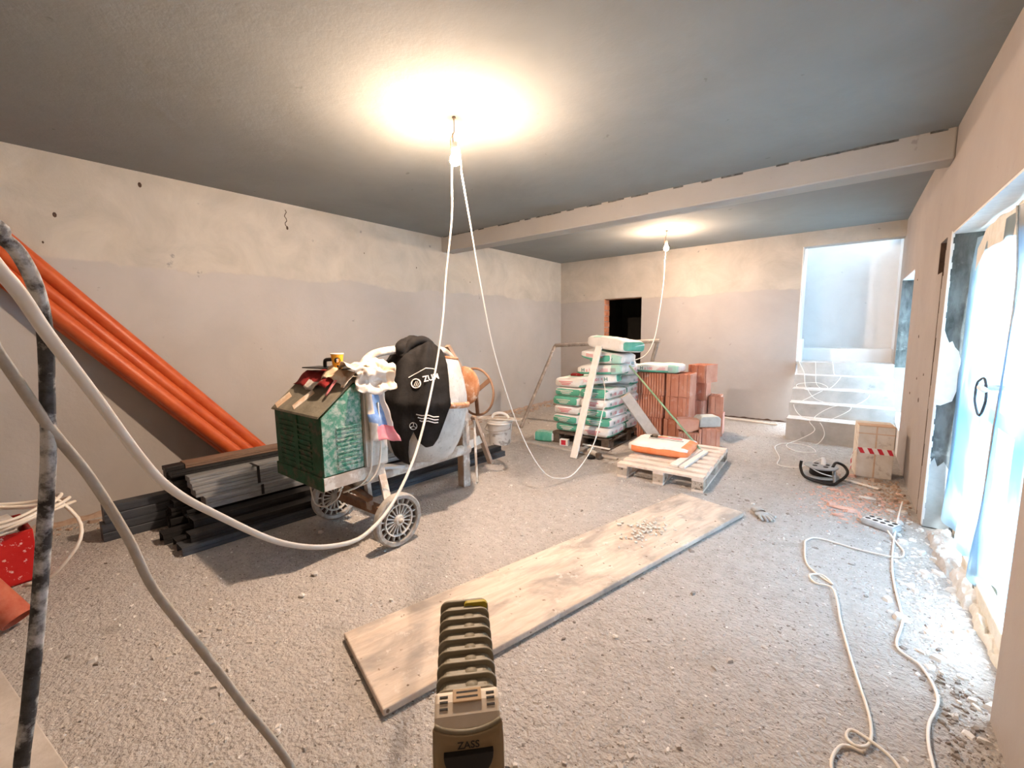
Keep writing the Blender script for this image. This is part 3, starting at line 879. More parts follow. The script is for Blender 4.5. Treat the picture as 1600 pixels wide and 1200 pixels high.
def on_jacket(name, txt, size, o, h, slant=0, mat='print_white'):
    p0 = jk_pt(o, h, .012); p1 = jk_pt(o + 6, h, .012); p2 = jk_pt(o, h + .04, .012)
    x = (p1 - p0).normalized(); u = (p2 - p0).normalized()
    xx = x * math.cos(slant) + u * math.sin(slant)
    uu = -x * math.sin(slant) + u * math.cos(slant)
    return lettering(name, txt, size, mat, jk, p0 - LOC[jk], xx, uu)
def jk_line(pts, r):
    return MB().tube([jk_pt(o, h, .007) for o, h in pts], r, 5)
def jk_ring(o, h, rad, r):
    pts = []
    for k in range(20):
        a = 2 * PI * k / 20
        pts.append(jk_pt(o + math.degrees(rad * math.cos(a) / drum_r(h)), h + rad * math.sin(a), .010))
    return MB().tube(pts, r, 5, closed=True)
obj('round_badge', jk_ring(-12, .635, .034, .005), 'print_white', jk)
for dx in (-.014, 0, .014):
    d_ = math.degrees(dx / .36)
    obj('badge_bar', jk_line([(-12 + d_, .612 + .3 * abs(dx)), (-12 + d_ + 2, .658 - .3 * abs(dx))], .0035), 'print_white', jk)
on_jacket('lettering', 'ZUM', .062, 5, .685, R(15))
obj('piping', jk_line([(-22, .675), (-16, .70), (-8, .73), (-2, .755), (6, .755), (12, .75)], .0035), 'print_white', jk)
for k in range(3):
    hh = .395 - .022 * k
    obj('stripe', jk_line([(-9 + 2 * k, hh + .012), (-3, hh + .006), (4, hh + .012), (10 + k, hh - .002), (16, hh)], .0045), 'print_white', jk)
obj('star_emblem', jk_ring(-12, .315, .026, .0028), 'print_grey', jk)
for a in (90, 210, 330):
    obj('star_ray', jk_line([(-12, .315), (-12 + math.degrees(.026 * math.cos(R(a)) / .36), .315 + .026 * math.sin(R(a)))], .003), 'print_grey', jk)

# ------------------------------------------------ litter on the housing
def crumple(name, label, cat, fn, nu, nv, mats, mif=None, amp=.012, freq=14, seed=1, thick=.003):
    def g(u, v):
        q = Vector(fn(u, v))
        rdg = .5 - 1.6 * abs(nz(q, freq * 1.5, seed + 9))
        return q + Vector((nz(q, freq, seed) + .5 * rdg, nz(q, freq, seed + 3), nz(q, freq, seed + 6) + .5 * rdg)) * amp
    o = obj(name, MB().grid(g, nu, nv, mif), mats, None, smooth=True)
    solid(o, thick)
    return tag(o, label, cat)
# drape helper over the housing outline seen along Y: slope then top then down the +X side
def hood_z(y):
    if y < 1.27: return .95
    if y < 1.50: return .95 + (y - 1.27) / .23 * .20
    return 1.152
crumple('red_cloth', 'dark red crumpled cloth on the sloping mixer hood', 'cloth',
        lambda u, v: (-3.10 + u * .46, 1.40 + v * .24, hood_z(1.40 + v * .24) + .030 + .02 * math.sin(u * 9) * (1 - v)), 26, 14, ['cloth_red', 'rubble_grey'],
        lambda u, v: 1 if (v < .25 and .35 < u < .72) else 0, .022, 9, 2)
fl_ = empty('plastering_float', 'black plastic plastering float lying under the orange cup', 'float', (-2.86, 1.56, 1.20))
obj('plate', MB().cbox((-2.86, 1.56, 1.213), (.44, .14, .008), R(8)), 'plastic_black', fl_, bevel=.002)
obj('handle', MB().tube(smooth_pts([(-2.90, 1.545, 1.217), (-2.895, 1.545, 1.262), (-2.86, 1.55, 1.272), (-2.80, 1.558, 1.272), (-2.775, 1.562, 1.26), (-2.77, 1.562, 1.217)], 4), .013, 8), 'plastic_black', fl_, smooth=True)
cup = empty('paper_cup', 'orange paper cup standing on the black float', 'cup', (-2.715, 1.535, 1.217))
cp = obj('cup_body', MB().lathe([(.0005, .002), (.027, .002), (.028, 0), (.030, .004), (.041, .098), (.0395, .098), (.029, .008), (.0005, .008)], 28), 'cup_orange', cup, smooth='auto', local=True)
obj('cup_rim', MB().lathe([(.0395, .096), (.042, .095), (.0435, .098), (.042, .102), (.0395, .101), (.0395, .096)], 28), 'paper_white', cup, smooth=True, local=True)
ang = R(-22)
nn = Vector((math.cos(ang), math.sin(ang), 0))
def cup_decal(name, r0, ang, z0, rad, mat):
    m = MB()
    vs_ = []
    for k in range(20):
        t = 2 * PI * k / 20
        zz = z0 + rad * math.sin(t)
        rr = .030 + (zz - .004) / .094 * .011 + r0
        a = ang + rad * math.cos(t) / .036
        vs_.append((rr * math.cos(a), rr * math.sin(a), zz))
    m.add(vs_, [tuple(range(20))])
    return obj(name, m, mat, cup, local=True)
cup_decal('round_mark', .0012, R(-30), .055, .020, 'print_black')
lettering('letter', 'S', .03, 'print_white', cup, Vector((.039 * math.cos(R(-30)), .039 * math.sin(R(-30)), .055)), (-math.sin(R(-30)), math.cos(R(-30)), 0), (0, 0, 1))
cup_decal('round_mark', .0012, R(-28), .016, .008, 'print_black')
crumple('kraft_sack', 'crumpled brown paper sack on top of the mixer hood', 'paper sack',
        lambda u, v: (-2.78 + u * .30, 1.44 + v * .19, hood_z(1.44 + v * .19) + .05 + .028 * math.sin(u * 5 + v * 3) - .04 * max(0, .25 - v)), 32, 24, 'kraft_paper', None, .03, 14, 5)
def ws(u, v):
    # crown on the hood, then falling past the +X edge
    s = u * .42
    if s < .17: x, z = -2.66 + s, 1.225 + .03 * math.sin(s * 18)
    elif s < .25: x, z = -2.49 + (s - .17) * .55, 1.235 - (s - .17) * .45
    else: x, z = -2.446 + .008 * math.sin(v * 9), 1.20 - (s - .25) * (1.0 - .6 * abs(v - .5))
    return (x, 1.50 + v * .30, z)
crumple('paper_sack', 'pale crumpled cement sack hanging over the mixer edge', 'paper sack', ws, 40, 32, ['paper_white', 'kraft_paper'], lambda u, v: 1 if (v > .75 and u > .5) or (v < .3 and u < .4) else 0, .036, 13, 8)
def tb(u, v):
    y = 1.565 + u * (.10 + .12 * v) + .02 * v
    return (-2.452 + .015 * math.sin(u * 7) + .012 * v, y, 1.10 - v * .36 - .05 * v * u)
crumple('torn_sack', 'torn blue, white and pink sack scrap hanging beside the mixer switch', 'sack scrap', tb, 14, 22, ['paper_white', 'sack_blue', 'sack_pink'],
        lambda u, v: 2 if (v > .66 and u > .22) else (1 if (.12 < v < .66 and .25 < u < .78) or (.45 < v < .62 and u < .3) else 0), .014, 11, 11)
crumple('pink_rag', 'small pink rag end hanging down the mixer slope', 'rag', lambda u, v: (-2.60 + u * .03, 1.44 - v * .07, hood_z(1.44 - v * .07) + .055 - .03 * v), 4, 8, 'sack_pink', None, .008, 18, 4)

# ------------------------------------------------ wooden trestle behind the mixer
tr = empty('wooden_trestle', 'small splayed wooden trestle standing behind the mixer leg', 'trestle', (-3.0, 3.2, 0))
obj('leg', MB().bar((-3.03, 3.44, .0), (-2.98, 3.13, .585), .05, .04), 'timber_brown', tr)
obj('leg', MB().bar((-3.01, 3.06, .0), (-2.98, 3.02, .70), .03, .03), 'timber_grey', tr)
obj('rung', MB().bar((-3.0, 3.03, .29), (-3.0, 3.30, .33), .02, .09), 'timber_pale', tr)
obj('foot_brace', MB().bar((-2.86, 2.80, .11), (-3.0, 3.07, .12), .02, .04), 'timber_pale', tr)
# ================================================================== left side: pipes, profiles, crate, cables
# orange drain pipes leaning along the left wall
def pipe(label, y0, z0, x0, x1, r=.055, L=3.35):
    d = Vector((x1 - x0, -.63, .78)).normalized()
    a = Vector((x0, y0, z0)); b_ = a + d * L
    t = empty('drain_pipe', label, 'pipe', a, 0, 'orange pipes leaning on the wall')
    m = MB()
    u = d.orthogonal().normalized(); w_ = d.cross(u)
    M = Matrix((u, w_, d)).transposed().to_4x4(); M.translation = a
    m.lathe([(r, 0), (r, L - .12), (r * 1.0, L - .11), (r - .004, L - .11), (r - .004, 0), (r, 0)], 28, M)
    obj('pipe_wall', m, 'pipe_orange', t, smooth='auto')
    m2 = MB().lathe([(r, L - .13), (r * 1.13, L - .115), (r * 1.13, L), (r * 1.06, L), (r * 1.06, L - .11), (r, L - .13)], 28, M)
    obj('socket_end', m2, 'pipe_orange', t, smooth='auto')
    return t
pipe('uppermost orange plastic pipe leaning on the left wall', 1.92, .06, -4.58, -4.62)
pipe('middle orange plastic pipe leaning on the left wall', 1.80, .06, -4.53, -4.60)
pipe('orange plastic pipe second from below, leaning on the left wall', 1.66, .06, -4.50, -4.58)
pipe('lowest orange plastic pipe, leaning in front of the others', 1.68, .06, -4.37, -4.47)

# steel profiles in a stack
def profile(label, x, y0, y1, z, wd, ht, mat, kind='C', skew=.28 / 3.0, group='steel profiles stacked by the left wall'):
    L = y1 - y0
    m = MB()
    t = .004
    if kind == 'box':
        poly = [(-wd / 2, 0), (wd / 2, 0), (wd / 2, ht * .45), (wd / 2 - .006, ht * .5), (wd / 2, ht * .55), (wd / 2, ht), (-wd / 2, ht)]
    elif kind == 'C':
        poly = [(-wd / 2, 0), (wd / 2, 0), (wd / 2, ht * .4), (wd / 2 - .008, ht * .46), (wd / 2 - .008, ht * .54), (wd / 2, ht * .6), (wd / 2, ht), (wd / 2 - .012, ht), (wd / 2 - .012, t * 2), (-wd / 2 + .012, t * 2), (-wd / 2 + .012, ht), (-wd / 2, ht)]
    else:   # lid shape, open below
        poly = [(-wd / 2, 0), (-wd / 2 + t, 0), (-wd / 2 + t, ht - t), (wd / 2 - t, ht - t), (wd / 2 - t, 0), (wd / 2, 0), (wd / 2, ht * .45), (wd / 2 - .006, ht * .5), (wd / 2, ht * .55), (wd / 2, ht), (-wd / 2, ht)]
    M = Matrix(((1, 0, skew, 0), (0, 0, 1, 0), (0, 1, 0, 0), (0, 0, 0, 1)))
    # (a,b,t)->(x=a+skew t, y=t, z=b)
    M = Matrix.Translation((x, y0, z)) @ M
    m.prism(poly, 0, L, M)
    o = obj('steel_profile', m, mat)
    return tag(o, label, 'steel profile', group)
SP = [  # x at front end, front y, back y, z, width, height, material, kind, label
    (-4.12, .45, 3.50, .00, .10, .125, 'steel_bluish', 'box', 'grey-blue steel profile sticking out furthest at the floor by the wall'),
    (-4.13, .47, 3.52, .127, .10, .125, 'steel_bluish', 'box', 'upper grey-blue steel profile sticking out furthest beside the wall'),
    (-3.99, .80, 3.50, .00, .10, .12, 'steel_dark', 'C', 'dark profile on the floor just right of the longest pair'),
    (-3.86, .78, 3.50, .00, .10, .12, 'steel_dark', 'C', 'dark profile on the floor in the middle of the stack'),
    (-3.72, .70, 3.55, .00, .11, .075, 'steel_dark', 'U', 'low dark channel jutting from the middle of the bottom row'),
    (-3.57, .74, 3.70, .00, .11, .055, 'steel_dark', 'U', 'low dark channel second from the front of the bottom row'),
    (-3.43, .73, 3.76, .00, .13, .06, 'steel_bluish', 'U', 'frontmost bottom channel running past the mixer wheels'),
    (-3.45, .79, 3.74, .062, .10, .055, 'steel_dark', 'U', 'dark channel on top of the frontmost bottom channel'),
    (-3.60, .85, 3.50, .058, .12, .10, 'steel_dark', 'U', 'wide dark channel in the second layer behind the front one'),
    (-3.92, .80, 3.48, .122, .12, .06, 'steel_dark', 'U', 'dark notched channel in the middle layers, left part'),
    (-3.78, .86, 3.48, .122, .12, .06, 'steel_dark', 'C', 'dark notched channel in the middle layers, right part'),
    (-3.92, .82, 3.46, .184, .12, .045, 'steel_dark', 'U', 'dark thin channel below the galvanised ones, left'),
    (-3.70, .96, 3.50, .180, .12, .085, 'steel_galvanised', 'box', 'lowest and frontmost bright galvanised profile in the stack'),
    (-3.76, .92, 3.55, .267, .12, .05, 'steel_galvanised', 'box', 'bright galvanised profile second from the bottom of its pile'),
    (-3.79, .91, 3.56, .319, .12, .045, 'steel_galvanised', 'box', 'bright galvanised profile third from the bottom of its pile'),
    (-3.83, .91, 3.50, .366, .11, .04, 'steel_galvanised', 'box', 'topmost bright galvanised profile in the stack'),
    (-3.97, .84, 2.30, .232, .10, .065, 'steel_dark', 'box', 'dark profile under the brown-topped ones, lower'),
    (-3.97, .84, 2.32, .300, .10, .065, 'steel_dark', 'box', 'dark profile under the brown-topped ones, upper'),
    (-3.93, .83, 2.30, .408, .10, .045, 'steel_dark', 'box', 'black-brown profile near the top of the stack, front edge'),
    (-4.02, .82, 2.28, .370, .08, .06, 'steel_dark', 'box', 'black-brown profile near the top of the stack, wall side'),
    (-3.95, .92, 2.35, .455, .13, .035, 'steel_brownish', 'box', 'brown steel profile lying topmost on the stack'),
]
for (x, a, b_, z, wd, ht, mt, kd, lb) in SP:
    profile(lb, x, a, b_, z, wd, ht, mt, kd)
tag(obj('end_cap', MB().box((-3.99, .80, .455), (-3.89, .918, .488)), 'plastic_black', bevel=.003), 'black plastic end piece lying on the profile stack front', 'end piece')
for y, lb in ((1.32, 'thin black strap around the bright profiles near the mixer housing'),):
    m = MB()
    s_ = (y - .9) * .0933
    m.box((-3.845 + s_ , y, .404), (-3.70 + s_, y + .02, .4075)); m.box((-3.634 + s_, y, .19), (-3.630 + s_, y + .02, .27)); m.box((-3.69 + s_, y, .27), (-3.686 + s_, y + .02, .41))
    tag(obj('strap', m, 'plastic_black'), lb, 'strap')

# red crate with rubble and cable coil
cr_ = empty('red_crate', 'red plastic crate full of rubble at the left picture edge', 'crate', (-3.95, -.09, 0))
Mc = Matrix.Translation((-3.95, -.09, 0)) @ Matrix.Rotation(R(4), 4, 'Z')
def cbx(name, lo, hi, mat='crate_red'):
    m = MB(); m.box(lo, hi, Mc)
    return obj(name, m, mat, cr_, bevel=.006)
cbx('crate_side', (.185, -.26, .01), (.20, .20, .32)); cbx('crate_side', (-.20, -.26, .01), (-.185, .20, .32))
cbx('crate_end', (-.185, -.26, .01), (.185, -.245, .32)); cbx('crate_end', (-.185, .185, .01), (.185, .20, .32)); cbx('crate_floor', (-.19, -.25, 0), (.19, .19, .012))
def stone(name, c, s, mat, seed, label, cat='stone', group=None, flat=1.0):
    bm_ = bmesh.new()
    bmesh.ops.create_icosphere(bm_, subdivisions=2, radius=1)
    m = MB()
    vs_ = []
    for v in bm_.verts:
        k = 1 + .42 * nz(v.co, 1.3, seed) + .15 * nz(v.co, 3.5, seed + 2)
        vs_.append((c[0] + v.co.x * s[0] * k, c[1] + v.co.y * s[1] * k, c[2] + v.co.z * s[2] * k))
    m.add(vs_, [tuple(v.index for v in f.verts) for f in bm_.faces])
    bm_.free()
    o = obj(name, m, mat)
    return tag(o, label, cat, group)
for i, (dx, dy, s_) in enumerate(((.10, .08, .09), (-.05, .10, .09), (.08, -.10, .10), (-.08, -.08, .09), (.13, -.02, .06))):
    stone('rubble_lump', (-3.95 + dx, -.09 + dy, .285 + .02 * (i % 2)), (s_, s_ * .9, s_ * .75), 'rubble_grey', i + 20, 'grey mortar lump in the red crate, ' + ('the one nearest the stack of profiles', 'by the wall side, towards the profiles', 'by the near side, towards the camera', 'by the wall side, towards the camera', 'the smallest, at the middle of the front edge')[i], 'rubble', 'rubble lumps in the red crate')
coil = MB()
pts = []
for k in range(64):
    a = 2 * PI * k / 20
    rr = .22 + .03 * math.sin(k * .37)
    pts.append((-3.92 + rr * math.cos(a) * .95, .06 + rr * math.sin(a) * 1.05, .375 + .035 * math.sin(k * .61) + .0012 * k))
pts += [(-3.72, .31, .33), (-3.63, .30, .22), (-3.63, .22, .10), (-3.66, .14, .02), (-3.72, .06, .01)]
coil.tube(smooth_pts(pts, 3), .010, 8)
tag(obj('cable_coil', coil, 'cable_cream', smooth=True), 'cream cable coiled loosely over the red crate', 'cable')
# short red pipe stub
rp = empty('pipe_offcut', 'dusty red pipe offcut leaning beside the red crate', 'pipe', (-3.17, .02, 0))
a_ = Vector((-3.18, .01, .055)); d_ = Vector((-.46, -.34, .62)).normalized()
u_ = d_.orthogonal().normalized(); w_ = d_.cross(u_)
M_ = Matrix((u_, w_, d_)).transposed().to_4x4(); M_.translation = a_
obj('pipe_wall', MB().lathe([(.062, 0), (.062, .95), (.057, .95), (.057, 0), (.062, 0)], 28, M_), 'pipe_red_dusty', rp, smooth='auto')
obj('rim', MB().lathe([(.0625, -.002), (.0635, .006), (.0625, .014), (.0565, .0), (.0625, -.002)], 28, M_), 'pipe_red_dusty', rp, smooth='auto')

# plank end low in the corner
pk = obj('timber_plank', MB().box((-.9, -.20, 0), (.9, .0, .045)), 'timber_grey', None, local=True, bevel=.004)
pk.location = (-2.55, -.03, .0); pk.rotation_euler = (0, 0, R(8))
tag(pk, 'pale timber plank end lying in the lower left corner', 'plank')

# cables near the camera
def cable(name, label, pts, r, mat, k=6, n=10, cat='cable', group=None):
    o = obj(name, MB().tube(smooth_pts(pts, k), r, n), mat, None, smooth=True)
    return tag(o, label, cat, group)
cable('lamp_cable', 'long white cable sagging from the bulb towards the near left side',
      [(-2.06, 2.055, 2.655), (-2.085, 2.06, 2.64), (-2.12, 2.09, 2.58), (-2.16, 2.12, 2.48), (-2.065, 2.016, 2.184), (-1.957, 1.847, 1.795), (-1.805, 1.667, 1.519), (-1.63, 1.443, 1.256), (-1.321, 1.072, 1.018), (-1.094, .789, .937), (-.944, .587, .94), (-.847, .441, .995), (-.792, .316, 1.072), (-.725, .196, 1.191), (-.689, .144, 1.252), (-.644, .111, 1.309), (-.594, .074, 1.39), (-.547, .044, 1.452), (-.505, .021, 1.5), (-.475, -.02, 1.548), (-.49, -.2, 1.57), (-.5, -.6, 1.65), (-.5, YF + .01, 1.8)], .0052, 'cable_white')
cable('lamp_cable', 'white cable drooping from the bulb down towards the cement bags',
      [(-2.06, 2.055, 2.655), (-2.045, 2.075, 2.63), (-2.10, 2.15, 2.55), (-2.141, 2.199, 2.504), (-2.147, 2.275, 2.204), (-2.195, 2.427, 1.776), (-2.219, 2.588, 1.288), (-2.199, 2.782, .793), (-2.158, 2.95, .428), (-2.114, 3.135, .164), (-2.08, 3.32, .062), (-2.04, 3.55, .052), (-2.012, 3.869, .242), (-2.044, 4.146, .528), (-2.11, 4.36, .745), (-2.25, 4.60, .86)], .0052, 'cable_white')
cable('lamp_cable', 'thin white cable hanging from the far bulb behind the bags',
      [(-2.08, 6.15, 2.665), (-2.10, 6.16, 2.62), (-2.12, 6.25, 2.50), (-2.13, 6.25, 2.40), (-2.119, 6.198, 2.119), (-2.086, 5.96, 1.664), (-2.047, 5.679, 1.317), (-2.053, 5.387, 1.119), (-2.15, 5.10, 1.05), (-2.30, 5.05, 1.02)], .005, 'cable_cream')
cable('dirty_cable', 'thick black cable caked with mortar hanging in the left foreground',
      [(-.45, YF + .01, 1.75), (-.50, -.7, 1.66), (-.58, -.25, 1.60), (-.653, .0, 1.568), (-.68, .034, 1.550), (-.697, .047, 1.528), (-.709, .054, 1.495), (-.716, .055, 1.45), (-.735, .051, 1.381), (-.731, .044, 1.307), (-.727, .03, 1.21), (-.727, .015, 1.113), (-.728, .0, 1.024), (-.727, -.02, .9), (-.72, -.04, .6), (-.71, -.05, .3), (-.70, -.05, .06), (-.64, -.10, .012), (-.50, -.25, .012)], .0070, 'cable_dirty_black', 8, 12)
cable('grey_cable', 'dusty grey cable slanting down across the left foreground',
      [(-.50, YF + .01, 1.95), (-.56, -.6, 1.75), (-.65, -.1, 1.55), (-.69, 0, 1.481), (-.719, .02, 1.432), (-.732, .048, 1.348), (-.731, .076, 1.278), (-.728, .103, 1.188), (-.722, .121, 1.109), (-.692, .156, 1.016), (-.658, .192, .917), (-.626, .237, .794), (-.58, .30, .55), (-.54, .34, .30), (-.50, .36, .07), (-.44, .34, .008), (-.2, .2, .008)], .0056, 'cable_grey', 6, 10)
# ================================================================== middle: bags, blocks, pallets
BL, BW, BT = .57, .385, .122
def bag_mesh(name, seed, mats, mifn, L=BL, W=BW, T=BT, sag=.0):
    nx, nr = 18, 24
    m = MB()
    rings = []
    for i in range(nx + 1):
        t = -1 + 2 * i / nx
        x = t * L / 2
        ez = .80 + .20 * (1 - abs(t) ** 5)
        ey = .93 + .07 * (1 - abs(t) ** 5)
        if i in (0, nx):
            ez *= .86; ey *= .965
        ring = []
        for k in range(nr):
            a = 2 * PI * (k + .5) / nr
            c, s = math.cos(a), math.sin(a)
            y = math.copysign(abs(c) ** .30, c) * W / 2 * ey
            z = math.copysign(abs(s) ** .42, s) * T / 2 * ez
            q = Vector((x, y, z))
            wr_ = .007 * nz(q, 13, seed) + .009 * nz(q, 5, seed + 3)
            z2 = z + wr_ * (1 if z > 0 else .35) - sag * t * t
            y2 = y + .007 * nz(q, 8, seed + 5)
            x2 = x + .008 * nz(q, 9, seed + 8) * (1 if abs(t) > .9 else .3)
            ring.append((x2, y2, z2 + T / 2))
        rings.append(ring)
    vs_ = [q for r_ in rings for q in r_]
    m.v = vs_
    for i in range(nx):
        for k in range(nr):
            l = (k + 1) % nr
            m.f.append((i * nr + k, i * nr + l, (i + 1) * nr + l, (i + 1) * nr + k))
            m.mi.append(mifn((i + .5) / nx * 2 - 1, 360 * (k + 1) / nr))
    for e, i in ((-1, 0), (1, nx)):
        ctr = len(m.v)
        m.v.append((sum(q[0] for q in rings[i]) / nr + e * .006, 0, T / 2))
        for k in range(nr):
            l = (k + 1) % nr
            m.f.append((ctr, i * nr + k, i * nr + l)); m.mi.append(mifn(e * 1.01, 360 * (k + 1) / nr))
    return mesh_of(name, m, mats, True)
# angle: 0 = +Y side, 90 = top, 180 = -Y side, 270 = bottom
def mi_A(t, a):
    if abs(t) > 1: return 1
    if abs(t) > .80 and 30 < a < 150: return 1
    if abs(t) < .35 and 70 < a < 112: return 2
    if 200 < a < 225: return 2
    return 0
def mi_B(t, a):
    if abs(t) > 1: return 0
    if t > .55 and (a < 60 or a > 120): return 2
    if abs(t) < .5 and 60 < a < 100: return 2
    if 192 < a < 235: return 1
    return 0
def mi_C(t, a):
    if abs(t) > 1: return 1 if a > 20 else 0
    if -.7 < t < -.2 and 40 < a < 140: return 2
    return 0
BM = ['bag_white', 'bag_green', 'bag_green_pale']
def mi_G(t, a):
    return 0 if abs(t) > .9 else (1 if a > 110 else (2 if a > 75 else 0))
bagmesh = {}
for key, fn in (('A', mi_A), ('B', mi_B), ('C', mi_C)):
    for s_ in range(3):
        bagmesh[key + str(s_)] = bag_mesh('bag_body', s_ * 3 + ord(key), BM, fn)
bagmesh['G0'] = bag_mesh('bag_body', 5, BM, mi_G)
_tm = {}
def bag(label, cx, cy, z, rz, key, txt='side', tilt=(0, 0), group='cement bags on the dark pallet', end='lines', scale=1.0):
    t = empty('cement_bag', label, 'bag', (cx, cy, z), 0, group)
    t.rotation_euler = (tilt[0], tilt[1], rz)
    t.scale = (scale, scale, scale)
    b_ = bpy.data.objects.new('bag_body', bagmesh[key]); COL.objects.link(b_); b_.parent = t
    ys = -BW / 2 - .006
    if 'side' in txt:
        lettering('print', 'H', .062, 'print_dark_green', t, (-.20, ys, BT * .5), (1, 0, 0), (0, 0, 1))
        lettering('print', 'z 100', .050, 'print_pink', t, (-.105, ys, BT * .48), (1, 0, 0), (0, 0, 1))
        for k in range(3):
            m = MB().box((.0 + .02 * k, ys, BT * (.34 + .12 * k)), (.12, ys + .004, BT * (.34 + .12 * k) + .005))
            obj('print_line', m, 'print_pink', t, local=True)
        bc = MB()
        for k in range(7):
            bc.box((.155 + k * .009, ys, BT * .3), (.160 + k * .009, ys + .004, BT * .68))
        obj('barcode', bc, 'print_grey', t, local=True)
    if 'flip' in txt:
        lettering('print', 'H', .062, 'print_dark_green', t, (.16, ys, BT * .5), (-1, 0, 0), (0, 0, -1))
        lettering('print', 'z 100', .050, 'print_pink', t, (.065, ys, BT * .5), (-1, 0, 0), (0, 0, -1))
        m = MB()
        for k in range(3):
            m.box((-.20, ys, BT * (.36 + .12 * k)), (-.06 - .02 * k, ys + .004, BT * (.36 + .12 * k) + .005))
        obj('print_line', m, 'print_pink', t, local=True)
    if 'end' in txt:
        xe = -BL / 2 - .012
        for k, (w_, zz) in enumerate(((.20, .62), (.15, .45), (.11, .30))):
            m = MB().box((xe - .001, -w_ / 2 + .02, BT * zz), (xe + .003, w_ / 2 + .02, BT * zz + .008))
            obj('print_line', m, 'print_white' if key[0] != 'B' else 'print_pink', t, local=True)
    return t
# dark pallet
def pallet(name, label, cx, cy, rz, W, D, mat, bmat, nb=7, board=None):
    t = empty(name, label, 'pallet', (cx, cy, 0), rz)
    bw_ = board or .098
    for i in range(nb):
        y = -D / 2 + bw_ / 2 + i * (D - bw_) / (nb - 1)
        obj('deck_board', MB().box((-W / 2 + .004 * (i % 2), y - bw_ / 2, .122), (W / 2 - .005 * (i % 3), y + bw_ / 2, .144)), mat, t, local=True, bevel=.003)
    for x in (-W / 2 + .05, 0, W / 2 - .05):
        obj('stringer_board', MB().box((x - .05, -D / 2, .10), (x + .05, D / 2, .122)), mat, t, local=True, bevel=.003)
        for y in (-D / 2 + .072, 0, D / 2 - .072):
            obj('block', MB().box((x - .05, y - .07, .022), (x + .05, y + .07, .10)), bmat, t, local=True, bevel=.004)
        obj('bottom_board', MB().box((x - .05, -D / 2, 0), (x + .05, D / 2, .022)), mat, t, local=True, bevel=.003)
    return t
pallet('pallet', 'dark wooden pallet under the stack of cement bags', -2.58, 5.22, 0, .80, 1.20, 'pallet_dark', 'pallet_dark')
ordn = ['bottom', 'second', 'third', 'fourth', 'fifth', 'sixth', 'seventh']
z0 = .146
bx_, bh = (-2.775, -2.385), .1165
cols = [('left', 6), ('right', 5)]
for ci, (cn, nl) in enumerate(cols):
    for k in range(nl):
        key = ('A', 'C', 'B')[(k + ci * 2) % 3] + str((k + ci) % 3)
        jx, jy, jr = rng.uniform(-.015, .015), rng.uniform(-.03, .03), rng.uniform(-.05, .05)
        bag('white cement bag with green print, %s layer up, front %s column of the stack' % (ordn[k], cn),
            bx_[ci] + jx, 4.925 + jy, z0 + k * bh, PI / 2 + jr, key, 'end side' if ci == 1 else 'end')
for ci, (cn, nl) in enumerate([('left', 5), ('right', 7)]):
    for k in range(nl):
        key = ('B', 'A', 'C')[(k + ci) % 3] + str((k + 1) % 3)
        bag('cement bag with green print, %s layer up, rear %s column of the stack' % (ordn[k], cn),
            bx_[ci] + rng.uniform(-.015, .015), 5.52 + rng.uniform(-.02, .02), z0 + k * bh, PI / 2 + rng.uniform(-.04, .04), key, 'side' if ci == 1 else '')
zt = z0 + 5 * bh
bag('slumped cement bag lying askew across the stack at mid height', -2.50, 4.93, zt + .035, R(14), 'C1', 'flip', (R(-4), R(-6)))
bag('cement bag with large print, third from the top of the stack', -2.40, 4.92, zt + .175, R(6), 'B2', 'side', (0, R(-2)))
bag('cement bag with tilted print, second from the top of the stack', -2.38, 4.98, zt + .340, R(-6), 'B1', 'flip', (R(3), R(7)))
bag('dusty cement bag lying topmost on the stack', -2.30, 5.00, zt + .470, R(-18), 'C2', '', (R(-3), R(6))).scale = (1.05, 1.1, 1.3)
bag('cement bag with green end sagging over the right side of the stack', -2.33, 5.02, zt + .270, PI / 2 - .25, 'A2', 'side', (R(-3), R(10)), scale=.9)
bag('cement bag filling the upper right of the stack, behind the timber top', -2.36, 5.38, zt + .15, PI / 2 + .1, 'C0', 'side', (0, 0))
# small bags and scraps round the stack
bag('small green rolled bag on the floor left of the bag stack', -3.10, 4.63, .0, R(16), 'G0', '', (0, 0), 'loose green bags', scale=.50).scale = (.45, .45, 1.05)
tag(obj('red_scrap', MB().cbox((-2.80, 4.95, z0 + 6 * bh + .022), (.16, .12, .035), R(20)), 'cloth_red', bevel=.012), 'small dark red package on the left shoulder of the bag stack', 'package')
bag('small green and brown packet at the upper left of the bag stack', -2.80, 5.28, z0 + 6 * bh - .03, R(60), 'A1', '', (0, R(8)), 'loose packets', scale=.52)
rbx = empty('small_carton', 'little red and white carton on the floor by the dark pallet', 'carton', (-2.76, 4.56, 0))
obj('box', MB().cbox((-2.76, 4.56, .04), (.11, .06, .08), R(10)), 'print_white', rbx, bevel=.002)
obj('red_panel', MB().cbox((-2.757, 4.528, .042), (.06, .004, .06), R(10)), 'tape_red', rbx)
# bag on the clay blocks
bag('cement bag lying on top of the clay blocks', -1.93, 5.62, .889, R(2), 'B0', 'side', (0, 0), 'bags on the blocks', scale=.95)

